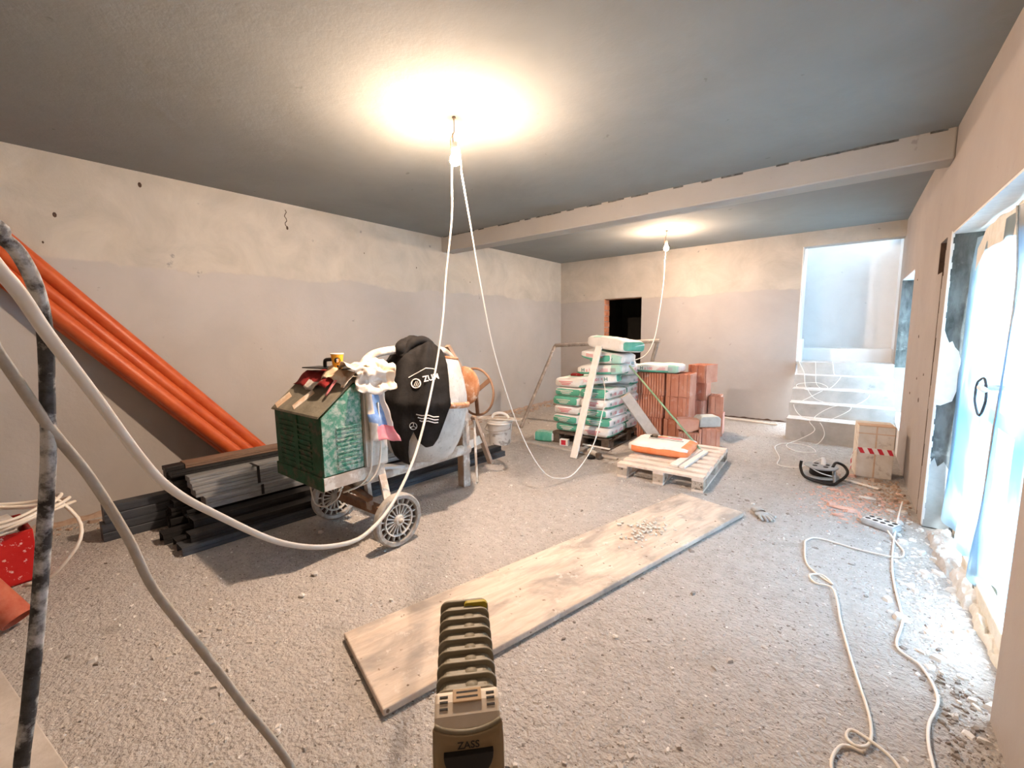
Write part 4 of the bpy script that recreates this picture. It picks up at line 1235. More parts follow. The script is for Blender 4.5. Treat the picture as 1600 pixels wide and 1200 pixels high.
# white board leaning on the bags
def leaning(name, label, cat, a, b_, wd, th, mat, up=(0, 1, 0), parts=None):
    o = obj(name, MB().bar(a, b_, wd, th, up), mat, None, bevel=.003)
    return tag(o, label, cat)
leaning('white_board', 'long narrow white board leaning against the front of the bags', 'board', (-2.38, 4.13, .006), (-2.345, 4.665, 1.26), .085, .02, 'timber_pale', up=(0, 1, -.2))
leaning('timber_post', 'weathered grey timber leaning between the bags and the blocks', 'timber', (-1.73, 5.10, .05), (-2.09, 4.86, .66), .125, .06, 'timber_grey', up=(.5, -.8, .3))
rod = obj('green_rod', MB().tube([(-1.16, 4.72, .155), (-2.05, 4.88, 1.02)], .010, 8), 'rod_green', None, smooth=True)
tag(rod, 'thin green rod leaning from the light pallet up to the bags', 'rod')

# hollow clay blocks
def clay_block(label, cx, cy, z, rz=0, mat='clay_block', W=.25, D=.37, Hh=.238, tilt=(0, 0), ribs=True, tongue=True):
    t = empty('clay_block', label, 'block', (cx, cy, z), 0, 'hollow clay blocks beside the bags')
    t.rotation_euler = (tilt[0], tilt[1], rz)
    # shell: outer walls and webs, open cells on the top
    g = .012
    mo = MB()
    mo.box((-W / 2, -D / 2, 0), (-W / 2 + g, D / 2, Hh)); mo.box((W / 2 - g, -D / 2, 0), (W / 2, D / 2, Hh))
    mo.box((-W / 2 + g, -D / 2, 0), (W / 2 - g, -D / 2 + g, Hh)); mo.box((-W / 2 + g, D / 2 - g, 0), (W / 2 - g, D / 2, Hh))
    mo.box((-W / 2 + g, -D / 2 + g, 0), (W / 2 - g, D / 2 - g, Hh - .03))
    for k in range(3):
        x = -W / 2 + W * (k + 1) / 4
        mo.box((x - .004, -D / 2 + g, 0), (x + .004, D / 2 - g, Hh - .001))
    for k in range(5):
        y = -D / 2 + D * (k + 1) / 6
        mo.box((-W / 2 + g, y - .004, 0), (W / 2 - g, y + .004, Hh - .002))
    obj('shell', mo, mat, t, local=True)
    if ribs:   # fine comb ribs on the -Y face
        n = 11 if W > .3 else 8
        rb = MB()
        for k in range(n):
            x = -W / 2 + .012 + k * (W - .024) / (n - 1)
            rb.box((x - .009, -D / 2 - .020, .004), (x + .009, -D / 2, Hh - .004))
        obj('comb_ribs', rb, mat, t, local=True)
    if tongue:  # wide tongues on the -Y face
        for (x0, x1) in ((-.115, -.088), (-.035, .012), (.075, .115)):
            if not ribs:
                obj('tongue', MB().box((x0, -D / 2 - .024, .002), (x1, -D / 2 + .001, Hh - .003)), mat, t, local=True, bevel=.003)
    return t
# left column: comb-faced; middle column: grooved faces; rear column beyond them
for k, nm in enumerate(('lowest', 'middle', 'top')):
    clay_block('%s ribbed clay block in the left column, under the white bag' % nm, -2.04 + .008 * k, 5.66, .296 * k, R(1 + k * .7), 'clay_block', .365, .30, .291)
for k, nm in enumerate(('lowest', 'middle', 'top')):
    clay_block('%s grooved clay block of the middle column' % nm, -1.69 + .01 * k, 5.67 + .015 * (k % 2), .296 * k, R(2), 'clay_block', .29, .32, .291, ribs=False)
for k, (nm, x, y, rz) in enumerate((('lowest', -1.61, 6.20, 3), ('second', -1.60, 6.18, -4), ('third', -1.59, 6.20, 2), ('topmost', -1.53, 6.14, -14))):
    clay_block('%s clay block of the rear right column' % nm, x, y, .243 * k, R(rz), 'clay_block' if k > 1 else 'clay_block_pale', .25, .30, .239, ribs=False)
clay_block('pale clay block beside the rear right column, second up', -1.385, 6.28, .30, R(5), 'clay_block_pale', .15, .25, .24, ribs=False)
clay_block('pale clay block standing lowest beside the rear right column', -1.375, 6.28, .0, R(2), 'clay_block_pale', .18, .25, .298, ribs=False)
clay_block('low ribbed clay block on the floor at the right front of the pile', -1.485, 5.40, .0, R(18), 'clay_block_pale', .23, .17, .19, ribs=True)
clay_block('clay block standing on the floor at the far right of the pile', -1.290, 5.525, .0, R(20), 'clay_block_pale', .16, .27, .25, ribs=False)
hb = MB().prism([(-.13, .03), (-.05, .0), (.02, -.012), (.08, .01), (.12, .03), (.125, .145), (.0, .155), (-.125, .15)], -.07, .07, Matrix(((1, 0, 0, 0), (0, 0, 1, 0), (0, 1, 0, .0), (0, 0, 0, 1))))
hb_o = obj('broken_block', hb, 'clay_block_pale', None, local=True, bevel=.004)
hb_o.location = (-1.50, 5.40, .203); hb_o.rotation_euler = (0, 0, R(22))
tag(hb_o, 'broken clay block half lying on the low front clay block', 'block')
pv = obj('concrete_block', MB().prism([(-.13, 0), (.13, 0), (.13, .10), (.10, .13), (-.10, .13), (-.13, .10)], -.09, .09, Matrix(((1, 0, 0, 0), (0, 0, 1, 0), (0, 1, 0, 0), (0, 0, 0, 1)))), 'block_concrete', None, local=True, bevel=.008)
pv.location = (-1.315, 5.56, .252); pv.rotation_euler = (0, 0, R(40))
tag(pv, 'grey concrete paver lying on the far right clay block', 'block')

# light pallet with bag
P2 = pallet('pallet', 'pale wooden pallet on the open floor in front of the clay blocks', -1.345, 4.44, R(2), .80, 1.15, 'pallet_light', 'pallet_block', 8, .088)
ob = bag_mesh('bag_body', 77, ['bag_white', 'bag_orange', 'print_pink'], lambda t, a: 1 if ((abs(t) > 1) or (165 < a < 262 and t > -.85) or (t > .82 and 60 < a < 130)) else 0, .60, .50, .115)
ot = empty('adhesive_bag', 'white bag with orange edges lying on the pale pallet', 'bag', (-1.50, 4.52, .146), R(3))
o_ = bpy.data.objects.new('bag_body', ob); COL.objects.link(o_); o_.parent = ot
for k in range(3):
    obj('print_line', MB().box((-.16 + .05 * k, .02 + .07 * k, .1165), (.20 - .03 * k, .045 + .07 * k, .1225)), 'print_pink' if k % 2 else 'print_grey', ot, local=True)
def board_on_pallet(label, a, b_, wd):
    return tag(obj('wood_strip', MB().bar(a, b_, wd, .022), 'timber_pale', None, bevel=.002), label, 'wood strip')
board_on_pallet('pale wooden strip lying across the pale pallet, beside the bag', (-1.235, 4.03, .158), (-1.19, 4.72, .158), .075)
board_on_pallet('thin wooden strip at the outer side of the strip on the pale pallet', (-1.155, 4.02, .158), (-1.11, 4.70, .158), .05)
tm = empty('tape_measure', 'small dark tape measure lying on the orange and white bag', 'tape measure', (-1.62, 4.60, .268))
obj('case', MB().lathe([(.0005, 0), (.030, 0), (.034, .006), (.034, .026), (.030, .032), (.0005, .032)], 18, Matrix.Translation((-1.62, 4.60, .262))), 'brass_dark', tm, smooth='auto')
obj('blade', MB().bar((-1.60, 4.60, .275), (-1.50, 4.66, .274), .016, .003), 'cup_orange', tm)
obj('clip', MB().cbox((-1.645, 4.57, .275), (.03, .012, .02), .5), 'plastic_black', tm)

# bits on the floor near the bags
tl = empty('angle_tool', 'small grey power tool lying on the floor before the bag stack', 'tool', (-2.20, 4.30, 0))
obj('motor_body', MB().tube([(-2.30, 4.36, .05), (-2.16, 4.28, .045)], .032, 12), 'tool_mixed', tl, smooth='auto')
obj('grip', MB().tube([(-2.30, 4.36, .05), (-2.33, 4.50, .05)], .022, 10), 'plastic_white', tl, smooth='auto')
obj('head', MB().tube([(-2.13, 4.26, .02), (-2.13, 4.26, .07)], .034, 14), 'brass_dark', tl, smooth='auto')
obj('disc_guard', MB().tube([(-2.22, 4.24, .008), (-2.22, 4.24, .03)], .05, 16), 'plastic_black', tl)
leaning('floor_lath', 'long thin lath lying on the floor in front of the bags', 'lath', (-3.30, 4.37, .012), (-1.95, 4.36, .012), .05, .02, 'timber_grey', up=(0, 0, 1))
leaning('floor_lath', 'short pale lath lying across the power tool', 'lath', (-2.42, 4.42, .10), (-2.08, 4.44, .085), .035, .012, 'timber_pale', up=(0, 0, 1))

# tubular trestle behind the bags
tt = empty('tube_frame', 'steel tube frame leaning up behind the cement bags', 'frame', (-3.2, 5.8, 0))
obj('top_rail', MB().tube([(-3.70, 5.82, 1.215), (-2.09, 6.02, 1.285)], .030, 12), 'tube_steel', tt, smooth='auto')
obj('leg', MB().tube([(-3.70, 5.82, 1.205), (-3.81, 5.03, .0)], .027, 12), 'tube_steel', tt, smooth='auto')
obj('leg', MB().tube([(-2.12, 6.02, 1.27), (-2.38, 5.86, .0)], .027, 12), 'tube_steel', tt, smooth='auto')

# bucket with a float on top
bk = empty('bucket', 'white mortar-splashed bucket standing behind the profile ends', 'bucket', (-3.50, 4.17, 0))
obj('pail', MB().lathe([(.0005, 0), (.135, 0), (.14, .008), (.165, .30), (.17, .305), (.17, .325), (.162, .325), (.155, .30), (.13, .012), (.0005, .012)], 30), 'bucket_white', bk, smooth='auto', local=True)
obj('rim_band', MB().lathe([(.163, .265), (.172, .268), (.174, .28), (.172, .292), (.165, .295)], 30), 'plastic_white', bk, smooth=True, local=True)
obj('bail', MB().tube(smooth_pts([(-.172, 0, .28), (-.19, -.04, .22), (-.12, -.16, .20), (0, -.185, .19), (.12, -.16, .20), (.19, -.04, .22), (.172, 0, .28)], 5), .005, 6), 'tube_steel', bk, smooth=True, local=True)
ff = empty('plastering_float', 'dirty white plastering float lying across the white bucket', 'float', (-3.47, 4.14, .327))
obj('plate', MB().cbox((-3.47, 4.14, .335), (.58, .16, .012), R(22)), 'frame_cement', ff, bevel=.003)
obj('handle', MB().tube(smooth_pts([(-3.57, 4.10, .342), (-3.55, 4.108, .385), (-3.50, 4.128, .405), (-3.44, 4.152, .405), (-3.39, 4.172, .385), (-3.36, 4.184, .342)], 5), .018, 10), 'plastic_white', ff, smooth=True)
# ================================================================== right side and foreground
# plywood board
ply = obj('plywood_board', MB().box((-.265, -1.42, 0), (.265, 1.42, .032)), 'plywood_dirty', None, local=True)
_me = ply.data
ply.location = (-1.175, 2.262, .004); ply.rotation_euler = (0, R(-.3), R(-15.2))
bev(ply, .006, 2)
tag(ply, 'long scuffed plywood board lying on the floor in the middle', 'board')
tag(obj('mortar_crumbs', (lambda m: [m.cbox((-1.06 + rng.gauss(0, .07), 2.82 + rng.gauss(0, .10), .044 + rng.random() * .004), (rng.uniform(.004, .022), rng.uniform(.004, .022), rng.uniform(.004, .012)), rng.random() * 3) for _ in range(110)] and m)(MB()), 'chip_pale'), 'grey mortar crumbs spilled on the plywood board', 'crumbs', kind='stuff')

# oil-filled radiator
ht = empty('oil_radiator', 'olive brown oil-filled radiator heater standing in the foreground', 'heater', (-.635, .622, 0), R(45.6))
def rrect(w_, h0, h1, r, n=5):
    pts = []
    for (cx, cy, a0) in ((w_ / 2 - r, h1 - r, 0), (-w_ / 2 + r, h1 - r, 90), (-w_ / 2 + r, h0 + r, 180), (w_ / 2 - r, h0 + r, 270)):
        for k in range(n + 1):
            a = R(a0 + 90 * k / n)
            pts.append((cx + r * math.cos(a), cy + r * math.sin(a)))
    return pts
MXZ = Matrix(((1, 0, 0, 0), (0, 0, 1, 0), (0, 1, 0, 0), (0, 0, 0, 1)))     # (a,b,t)->(x=a,y=t,z=b)
FW, FZ = .146, .628
for i in range(8):
    y = .016 + i * .041
    fin = obj('fin', MB().prism(rrect(FW, .07, FZ, .026), y - .003, y + .005, MXZ), 'heater_olive', ht, local=True, bevel=.002)
    obj('fin_trough', MB().prism(rrect(FW - .016, .08, FZ - .012, .024), y + .005, y + .040, MXZ), 'heater_olive', fin, local=True, bevel=.003)
    obj('fin_dimple', MB().lathe([(.0005, .004), (.010, .003), (.016, .0)], 12, Matrix.Translation((.012, y + .024, FZ - .0125))), 'heater_olive', fin, smooth=True, local=True)
obj('end_fin', MB().prism(rrect(FW, .07, FZ, .026), .341, .352, MXZ), 'heater_olive', ht, local=True, bevel=.003)
obj('yellow_patch', MB().prism(rrect(.07, FZ - .03, FZ + .001, .012), .329, .3405, MXZ @ Matrix.Translation((.034, 0, 0))), 'heater_yellow', ht, local=True)
# control head: profile swept over the width, crown sloping to the viewer
hp = [(.013, .625), (.004, .633), (-.02, .630), (-.045, .619), (-.060, .603), (-.068, .58), (-.072, .50), (-.074, .10), (.013, .10)]
MSW = Matrix(((0, 0, 1, 0), (1, 0, 0, 0), (0, 1, 0, 0), (0, 0, 0, 1)))
hd = obj('control_head', MB().prism(hp, -.072, .072, MSW), 'heater_cream', ht, local=True, bevel=.008)
def head_surf(y):
    for (a, za), (b, zb) in zip(hp[1:8], hp[2:8]):
        if b <= y <= a:
            return za + (zb - za) * (a - y) / (a - b)
    return .6
# darker front shield with a curved upper edge
def shield(u, v):
    x = -.0715 + u * .143
    zt = .598 + .010 * (2 * u - 1) ** 2 * 1.6
    z = zt + (.12 - zt) * v
    y = -.0765 - .004 * (1 - abs(2 * u - 1) ** 6)
    if z > .50:
        y += (z - .50) / .1 * .014
    return (x, y, z)
sh = obj('front_shield', MB().grid(shield, 16, 24), 'heater_brown', ht, smooth=True, local=True)
solid(sh, .012, 1)
obj('shield_rim', MB().tube([Vector(shield(k / 16, 0)) + Vector((0, -.001, .002)) for k in range(17)], .0055, 8), 'heater_olive', ht, smooth=True, local=True)
for s_ in (-1, 1):
    obj('shield_rim', MB().tube([(s_ * .071, -.064, .612), (s_ * .0725, -.074, .57), (s_ * .0725, -.078, .48), (s_ * .0725, -.078, .13)], .004, 8), 'heater_cream', ht, smooth=True, local=True)
hm = []
for k in range(15):
    a = PI + PI * k / 14
    hm.append((.052 * math.cos(a), .573 + .062 * math.sin(a)))
obj('dial_window', MB().prism(hm, -.0945, -.080, MXZ), 'plastic_black', ht, local=True, bevel=.001)
lettering('lettering', 'ZASS', .021, 'print_black', ht, (0, -.0840, .585), (1, 0, 0), (0, .14, 1))
lb_ = obj('rating_label', MB().cbox((0, -.012, .6355), (.064, .030, .004), 0, Matrix.Rotation(R(11), 4, 'X')), 'heater_label', ht, local=True, bevel=.0015)
for k in range(2):
    obj('label_print', MB().cbox((0, -.006 - k * .011, .6384 - k * .0021), (.048, .0045, .0012), 0, Matrix.Rotation(R(11), 4, 'X')), 'print_black', ht, local=True)
for s_ in (-1, 1):
    for k in range(3):
        yy = -.008 - k * .012
        obj('vent_slot', MB().cbox((s_ * .052, yy, head_surf(yy) + .0005), (.018, .004, .003), 0, Matrix.Rotation(R(12), 4, 'X')), 'plastic_black', ht, local=True)
for y in (.03, .31):
    obj('foot_bar', MB().tube([(-.12, y, .05), (.12, y, .05)], .012, 10), 'plastic_black', ht, local=True)
    for s_ in (-1, 1):
        obj('castor', MB().lathe([(.0005, -.012), (.022, -.012), (.026, -.006), (.026, .006), (.022, .012), (.0005, .012)], 16, Matrix.Translation((s_ * .12, y, .027)) @ Matrix.Rotation(PI / 2, 4, 'Y')), 'plastic_black', ht, smooth='auto', local=True)

# ---------------------------------------------- film over the door
fx = .615
def film_a(u, v):
    y = 4.13 - u * 1.10 + .06 * v * u
    z = 2.00 - v * 1.90
    if u < .12: z = z - .0
    bell = math.sin(v * PI)
    k = min(1, u * 5)
    x = fx - .012 * (1 - k) + k * (.016 * math.sin(u * 16 + v * 3) * (.35 + v) + .012 * nz((y, z, 1), 2.2)) - .03 * max(0, v - .8) * (1.2 + math.sin(u * 21))
    ytop = .10 * max(0, 1 - u / .25) ** 2 * max(0, 1 - v / .12)
    y += .015 * math.sin(v * 14) * (1 - u) - ytop * .9
    return (x, y, z)
f1 = obj('door_film', MB().grid(film_a, 50, 60), 'plastic_film', None, smooth=True)
tag(f1, 'translucent plastic sheet taped over the far half of the door', 'plastic sheet', 'plastic sheets over the door')
def film_b(u, v):
    edge = 3.12 + .12 * v * v - .02
    y = edge - u * (edge - 2.20)
    z = 2.00 - v * (1.88 - .10 * math.sin(u * 3))
    x = fx - .025 + .015 * math.sin(u * 13 + v * 4) + .012 * nz((y, z, 5), 2.4) + .02 * v
    return (x, y, z)
f2 = obj('door_film', MB().grid(film_b, 44, 60), 'plastic_film_blue', None, smooth=True)
tag(f2, 'translucent plastic sheet taped over the near half of the door', 'plastic sheet', 'plastic sheets over the door')
obj('tape_band', MB().grid(lambda u, v: (fx - .006 + .006 * math.sin(u * 20), 4.04 - u * 1.8, 2.03 - .14 * v + .02 * nz((u * 6, v, 1), 2) - .10 * max(0, .08 - u) / .08), 40, 3), 'foam_cream', f1)
obj('lower_frame_strip', MB().box((.60, 2.20, .03), (.66, 3.45, .12)), 'foam_cream', dr, bevel=.01)
# ring-shaped tear with handle
rg = obj('torn_edge', MB().tube([(fx - .055, 3.24 + .115 * math.cos(a / 24 * 2 * PI), 1.08 + .095 * math.sin(a / 24 * 2 * PI) + .008 * math.sin(a)) for a in range(24)], .006, 6, closed=True), 'steel_bluish', f2, smooth=True)
obj('door_handle', MB().tube(smooth_pts([(.70, 3.20, 1.13), (.58, 3.20, 1.13), (.545, 3.17, 1.132), (.54, 3.06, 1.13)], 5), .014, 10), 'plastic_white', dr, smooth=True)
obj('overlap_edge', MB().tube([Vector(film_b(0, k / 20)) + Vector((-.004, 0, 0)) for k in range(20)], .004, 6), 'cable_grey', f2)

# insulation and mortar scraps along the threshold
def mound(name, label, cat, y0, y1, x0, x1, h, mat, seed, z0=0.0):
    def g(u, v):
        y = y0 + (y1 - y0) * v
        e = .022 * nz((0, y * 7, seed), 1.4)
        x = x0 + e * (1 - u) + (x1 - x0) * u
        prof = min(1, u * 9) * min(1, v * 14) * min(1, (1 - v) * 14) * (1 if u < .999 else 1)
        hh = h * (.62 + .55 * nz((x * 16, y * 9, seed), 1) + .25 * nz((x * 50, y * 40, seed), 1))
        return (x + .006 * nz((x * 30, y * 30, seed + 2), 1), y + .008 * nz((x * 30, y * 24, seed + 5), 1), z0 + max(0, hh) * prof)
    o = obj(name, MB().grid(g, 14, 60), mat)
    return tag(o, label, cat)
mound('plaster_crust', 'rough grey plaster crust along the far part of the door threshold', 'plaster crust', 4.08, 3.36, .515, .635, .065, 'rubble_grey', 3)
mound('plaster_crust', 'lumpy pale plaster crust in the middle of the door threshold', 'plaster crust', 3.40, 3.02, .548, .645, .085, 'chip_pale', 7)
mound('foam_strip', 'cream torn foam strip along the near part of the door threshold', 'foam strip', 3.06, 2.22, .575, .65, .075, 'foam_cream', 11)

# carton tied with barrier tape
ct = empty('carton', 'tall dirty carton with red and white tape beside the stairs', 'carton', (.255, 5.37, 0), R(6))
obj('box', MB().box((-.135, -.13, 0), (.135, .13, .50)), 'carton_dirty', ct, local=True, bevel=.006)
obj('top_flap', MB().box((-.135, -.13, .50), (.135, -.003, .507)), 'carton_brown', ct, local=True, bevel=.002)
obj('top_flap', MB().box((-.135, .003, .50), (.135, .13, .507)), 'carton_dirty', ct, local=True, bevel=.002)
obj('seam_tape', MB().box((-.006, -.1325, .0), (.006, -.130, .50)), 'carton_brown', ct, local=True)
obj('edge_tape', MB().box((-.136, -.1335, .425), (.136, -.130, .435)), 'carton_brown', ct, local=True)
bt = obj('barrier_tape', MB().box((-.1365, -.1340, .235), (.1365, -.1315, .290)), 'tape_white', ct, local=True)
for k in range(4):
    x = -.135 + k * .072
    m = MB().prism([(x, .289), (min(x + .034, .136), .289), (min(x + .060, .136), .236), (min(x + .026, .136), .236)], -.1352, -.1338, MXZ)
    obj('red_stripe', m, 'tape_red', bt, local=True)
tt_ = obj('tape_tail', MB().grid(lambda u, v: (-.14 - .055 * v - .015 * math.sin(v * 5), -.12 - .05 * u + .02 * v, .27 - .24 * v + .03 * u), 4, 16, lambda u, v: int(v * 6) % 2), ['tape_white', 'tape_red'], ct, local=True)
solid(tt_, .002)

# cable reel
rl = empty('cable_reel', 'grey cable reel with black tubular stand lying on the floor', 'cable reel', (-.13, 4.93, 0), R(20))
obj('lower_flange', MB().lathe([(.0005, .03), (.14, .03), (.145, .035), (.14, .042), (.0005, .042)], 32), 'reel_grey', rl, smooth='auto', local=True)
obj('cable_winding', MB().lathe([(.05, .042), (.088, .044), (.092, .06), (.089, .08), (.092, .10), (.088, .116), (.05, .118)], 28), 'plastic_black', rl, smooth=True, local=True)
uf = obj('upper_flange', MB().lathe([(.0005, .118), (.13, .118), (.136, .124), (.13, .132), (.0005, .134)], 32), 'reel_grey', rl, smooth='auto', local=True)
for a in (20, 110, 200, 290):
    obj('socket', MB().lathe([(.0005, .137), (.018, .137), (.021, .133)], 14, Matrix.Translation((.06 * math.cos(R(a)), .06 * math.sin(R(a)), 0))), 'plastic_black', uf, smooth='auto', local=True)
obj('stand', MB().tube(smooth_pts([(-.17, -.02, .17), (-.175, -.03, .10), (-.15, -.10, .035), (-.03, -.19, .018), (.04, -.20, .018), (.10, -.14, .03), (.17, -.08, .06), (.215, .0, .09), (.20, .06, .13), (.14, .06, .15), (.08, -.04, .13)], 6), .0125, 10), 'plastic_black', rl, smooth=True, local=True)
obj('stand', MB().tube([(.06, -.17, .02), (.11, .0, .13)], .011, 8), 'reel_grey', rl, smooth=True, local=True)
obj('plug', MB().tube([(.03, .03, .134), (.03, .03, .17), (.025, .045, .20)], [.022, .02, .012], 12), 'plastic_white', rl, smooth='auto', local=True)
obj('loose_turn', MB().tube(smooth_pts([(-.09, -.03, .11), (-.03, -.10, .085), (.07, -.09, .06), (.10, -.02, .06)], 5), .005, 6), 'cable_white', rl, smooth=True, local=True)

# cables on the stairs and floor
cable('stair_cable', 'thin white cable looping down the concrete steps',
      [(-.575, 7.60, 2.58), (-.575, 7.585, 2.0), (-.575, 7.58, 1.30), (-.56, 7.50, 1.0), (-.50, 7.46, .85), (-.46, 7.22, .80), (-.44, 7.18, .66), (-.40, 6.96, .62), (-.30, 6.90, .50), (-.10, 6.72, .47), (.05, 6.72, .47), (.06, 6.55, .43), (-.15, 6.44, .30), (-.32, 6.43, .28), (-.26, 6.40, .17), (-.40, 6.30, .06), (-.52, 6.10, .012), (-.40, 5.85, .012), (-.22, 5.92, .012), (-.30, 6.15, .02), (-.50, 6.22, .012), (-.62, 5.95, .012), (-.52, 5.45, .012), (-.50, 5.15, .012), (-.30, 5.05, .05), (-.13, 4.95, .20)], .0042, 'cable_white', 6, 7)
cable('stair_cable', 'second white cable making wide loops over the upper steps',
      [(-.36, 7.55, .955), (-.35, 7.48, .93), (-.33, 7.24, .80), (-.31, 7.22, .66), (-.22, 7.02, .62), (-.10, 7.05, .63), (.02, 7.2, .62), (.20, 7.1, .625), (.25, 6.96, .57), (.12, 6.80, .47), (-.1, 6.71, .44), (-.28, 6.60, .30), (-.20, 6.44, .25), (-.16, 6.42, .12), (-.22, 6.36, .012), (-.30, 6.25, .012)], .0042, 'cable_white', 6, 7)
cable('stair_cable', 'third white cable curling in a ring on the middle steps',
      [(-.16, 7.60, .95), (-.15, 7.49, .92), (-.12, 7.24, .80), (-.05, 7.20, .78), (-.16, 7.05, .63), (-.34, 6.97, .60), (-.52, 7.05, .63), (-.50, 7.20, .66), (-.30, 7.22, .68), (-.18, 7.12, .635), (-.25, 6.97, .59), (-.45, 6.80, .462), (-.52, 6.72, .42), (-.42, 6.62, .295), (-.2, 6.50, .295)], .0042, 'cable_white', 6, 7)
cable('floor_cable', 'white cable running along the floor by the door towards the camera',
      [(.42, 4.46, .06), (.37, 4.1, .035), (.324, 3.687, .008), (.295, 3.3, .008), (.291, 3.037, .008), (.298, 2.71, .008), (.262, 2.46, .008), (.335, 2.361, .008), (.363, 2.184, .008), (.317, 1.997, .008), (.311, 1.82, .008), (.34, 1.5, .008)], .0054, 'cable_white', 8, 8)
cable('floor_cable', 'looped cream extension cable of the socket strip on the floor',
      [(.30, 3.83, .03), (.34, 3.70, .010), (.366, 3.56, .010), (.321, 3.434, .018), (.135, 3.442, .008), (-.07, 3.472, .008), (-.135, 3.40, .008), (-.141, 3.30, .008), (-.107, 3.024, .008), (.016, 2.869, .008), (-.03, 2.93, .016), (-.09, 2.90, .012), (-.06, 2.83, .008), (.023, 2.80, .014), (.063, 2.478, .008), (.11, 2.169, .008), (.151, 1.935, .008), (.150, 1.80, .010), (.115, 1.745, .016), (.085, 1.77, .010), (.10, 1.815, .012), (.16, 1.79, .018), (.215, 1.747, .014), (.24, 1.65, .008), (.15, 1.50, .008), (.05, 1.60, .008), (.07, 1.72, .010), (.13, 1.74, .008)], .0054, 'cable_cream', 8, 8)
# socket strip (six round sockets in a block)
ps = empty('socket_block', 'dark six-way socket block lying on the floor among rubble', 'socket block', (.27, 3.95, 0), R(-28))
psb = obj('case', MB().box((-.10, -.06, 0), (.10, .06, .045)), 'brick_grey', ps, local=True, bevel=.012)
obj('face_plate', MB().box((-.092, -.052, .045), (.092, .052, .05)), 'chip_pale', ps, local=True, bevel=.003)
for i in range(4):
    for j in range(2):
        obj('socket_hole', MB().lathe([(.0005, .0515), (.015, .0515), (.017, .05)], 14, Matrix.Translation((-.069 + i * .046, -.026 + j * .052, 0))), 'plastic_black', ps, smooth='auto', local=True)
# glove
gv = empty('work_glove', 'grey work glove lying flat on the floor near the board end', 'glove', (-.44, 3.66, 0), R(35))
obj('palm', MB().grid(lambda u, v: (.055 * math.cos(u * 2 * PI) * math.sin(v * PI), .05 * math.sin(u * 2 * PI) * math.sin(v * PI), .016 - .016 * math.cos(v * PI)), 16, 8), 'glove_grey', gv, smooth=True, local=True)
for k, (x, L) in enumerate(((-.036, .06), (-.012, .075), (.012, .07), (.034, .055))):
    obj('finger', MB().tube(smooth_pts([(x, -.03, .016), (x * 1.15, -.055, .018), (x * 1.25, -.04 - L, .010)], 4), [.012] * 5 + [.011] * 3 + [.006], 8), 'glove_grey', gv, smooth=True, local=True)
obj('thumb', MB().tube(smooth_pts([(.045, .0, .014), (.07, -.015, .014), (.082, -.04, .010)], 4), [.012] * 8 + [.006], 8), 'glove_grey', gv, smooth=True, local=True)
obj('cuff', MB().lathe([(.042, 0), (.046, .03), (.043, .06), (.038, .06), (.038, 0)], 16, Matrix.Translation((0, .03, .022)) @ Matrix.Rotation(-PI / 2, 4, 'X') @ Matrix.Diagonal((1, .45, 1, 1))), 'glove_grey', gv, smooth=True, local=True)

# ---------------------------------------------- floor litter
def chips(name, label, n, pos, size, mat, seed, flat=.35):
    r_ = random.Random(seed)
    m = MB()
    for _ in range(n):
        x, y = pos(r_)
        if not (XL + .05 < x < XR - .02 and YF < y < YB - .05):
            if not (x < .6 and 2.2 < y < 4.1):
                continue
        s = size * math.exp(r_.gauss(0, .55))
        a = r_.random() * PI
        k = r_.uniform(.4, 1)
        h = s * flat * r_.uniform(.4, 1.3)
        pts = []
        nn_ = 5
        for q in range(nn_):
            t = a + 2 * PI * q / nn_ + r_.uniform(-.4, .4)
            rr = s * r_.uniform(.6, 1)
            px_, py_ = rr * math.cos(t), rr * math.sin(t) * k
            pts.append((x + px_ * math.cos(a) - py_ * math.sin(a), y + px_ * math.sin(a) + py_ * math.cos(a)))
        top = (x + r_.uniform(-.2, .2) * s, y + r_.uniform(-.2, .2) * s, h)
        tv = [(x + (p_[0] - x) * .72, y + (p_[1] - y) * .72, h * r_.uniform(.7, 1.1)) for p_ in pts]
        m.add([(p_[0], p_[1], .0) for p_ in pts] + tv, [(q, (q + 1) % nn_, nn_ + (q + 1) % nn_, nn_ + q) for q in range(nn_)] + [tuple(nn_ + q for q in range(nn_))])
    return tag(obj(name, m, mat), label, 'rubble', kind='stuff')
def uni(x0, x1, y0, y1):
    return lambda r_: (r_.uniform(x0, x1), r_.uniform(y0, y1))
def blob(cx, cy, sx, sy):
    return lambda r_: (r_.gauss(cx, sx), r_.gauss(cy, sy))
def near(r_):
    # denser close to the camera side of the floor
    return (r_.uniform(XL + .1, XR), YF * .3 + (YB + .3) * r_.random() ** 1.5)
chips('floor_grit', 'fine pale grit scattered over the whole floor', 6500, near, .0042, 'chip_pale', 1, .6)
chips('floor_grit', 'fine dark grit scattered over the whole floor', 2600, near, .0040, 'chip_dark', 2, .5)
chips('floor_gravel', 'sandy mortar crumbs scattered over the whole floor', 1300, near, .0065, 'rubble_grey', 3, .5)
chips('threshold_rubble', 'pale plaster flakes heaped along the door threshold', 520, blob(.44, 3.05, .09, .5), .012, 'chip_pale', 4, .4)
chips('threshold_rubble', 'dark crumbs along the foot of the near door pier', 260, blob(.43, 2.1, .05, .35), .008, 'chip_dark', 5, .5)
chips('brick_rubble', 'crushed brick crumbs on the floor near the right wall', 620, blob(.14, 4.40, .17, .26), .010, 'chip_brick', 6, .45)
chips('wall_foot_rubble', 'brown rubble heaped at the foot of the right wall', 420, blob(.36, 4.75, .09, .35), .011, 'rubble_earth', 7, .5)
chips('mortar_spill', 'broken mortar crust beside the heater', 240, blob(-.42, 1.10, .12, .11), .009, 'rubble_grey', 8, .55)
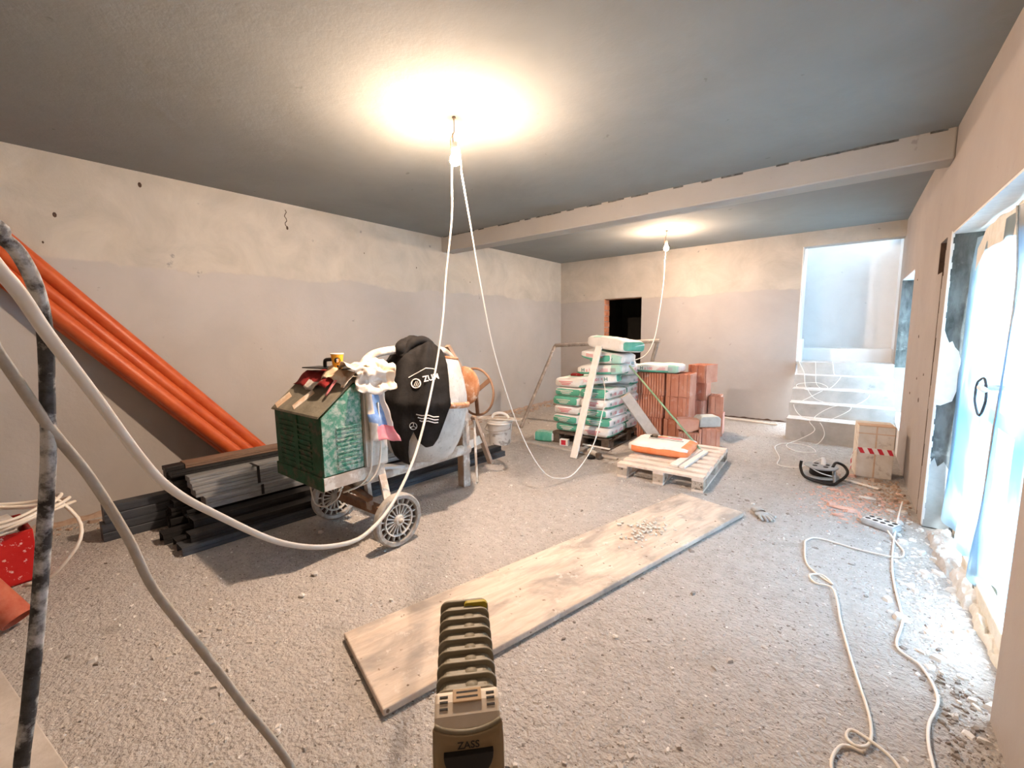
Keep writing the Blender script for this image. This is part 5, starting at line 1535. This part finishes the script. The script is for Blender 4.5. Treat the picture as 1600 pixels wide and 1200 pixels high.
chips('mortar_spill', 'grey mortar crust in front of the mixer, near the left cables', 200, blob(-2.35, .62, .25, .16), .010, 'rubble_grey', 9, .4)
chips('wall_foot_rubble', 'earthy rubble along the foot of the left wall', 420, lambda r_: (XL + .06 + abs(r_.gauss(0, .10)), r_.uniform(.2, 7.5)), .02, 'rubble_earth', 10, .5)
chips('dark_litter', 'dark litter flecks in the middle of the bright floor', 220, uni(-1.0, .3, 2.2, 4.8), .008, 'chip_dark', 11, .25)
# larger stones, each its own
r_ = random.Random(5)
spots = [(-.62, 1.02, .022, 'pale stone lying just right of the heater'), (-.98, .60, .030, 'white stone left of the heater'), (-.52, .93, .018, 'small stone nearest the heater on its right'),
         (-.20, 1.05, .022, 'rounded stone in the right foreground'), (-.05, 1.25, .016, 'small stone in the right foreground, further back'), (-1.55, .55, .014, 'small pale stone in the left foreground'),
         (-2.45, 1.15, .022, 'flat pale stone in the mixer shadow'), (-2.30, 1.00, .018, 'pale stone at the edge of the mixer shadow'), (-2.95, 1.45, .022, 'round stone beside the far mixer wheel'),
         (-1.75, 2.3, .012, 'little white stone left of the plywood board'), (-.78, 1.75, .014, 'little stone right of the plywood board')]
for i, (x, y, s_, lb) in enumerate(spots):
    stone('stone', (x, y, s_ * .45), (s_, s_ * .8, s_ * .6), 'chip_pale' if i % 3 else 'rubble_grey', 40 + i, lb, 'stone')
for i, (x, y, s_, lb) in enumerate([(.05, 4.18, .05, 'flat orange brick shard lying before the socket block'), (-.02, 4.62, .02, 'red brick crumb in front of the cable reel'), (.02, 4.0, .022, 'pink brick crumb left of the socket block'), (.22, 4.55, .028, 'pale pebble among the brick crumbs')]):
    stone('brick_shard', (x, y, .01), (s_ * 1.6, s_ * .6, .014), 'chip_brick' if i < 3 else 'chip_pale', 60 + i, lb, 'shard')
leaning('floor_lath', 'thin wooden lath on the floor in front of the carton', 'lath', (.02, 5.02, .01), (.30, 4.86, .012), .03, .012, 'timber_pale', up=(0, 0, 1))
leaning('floor_lath', 'pale lath lying along the foot of the back wall', 'lath', (-1.6, 7.45, .012), (-.75, 7.35, .012), .05, .02, 'timber_pale', up=(0, 0, 1))
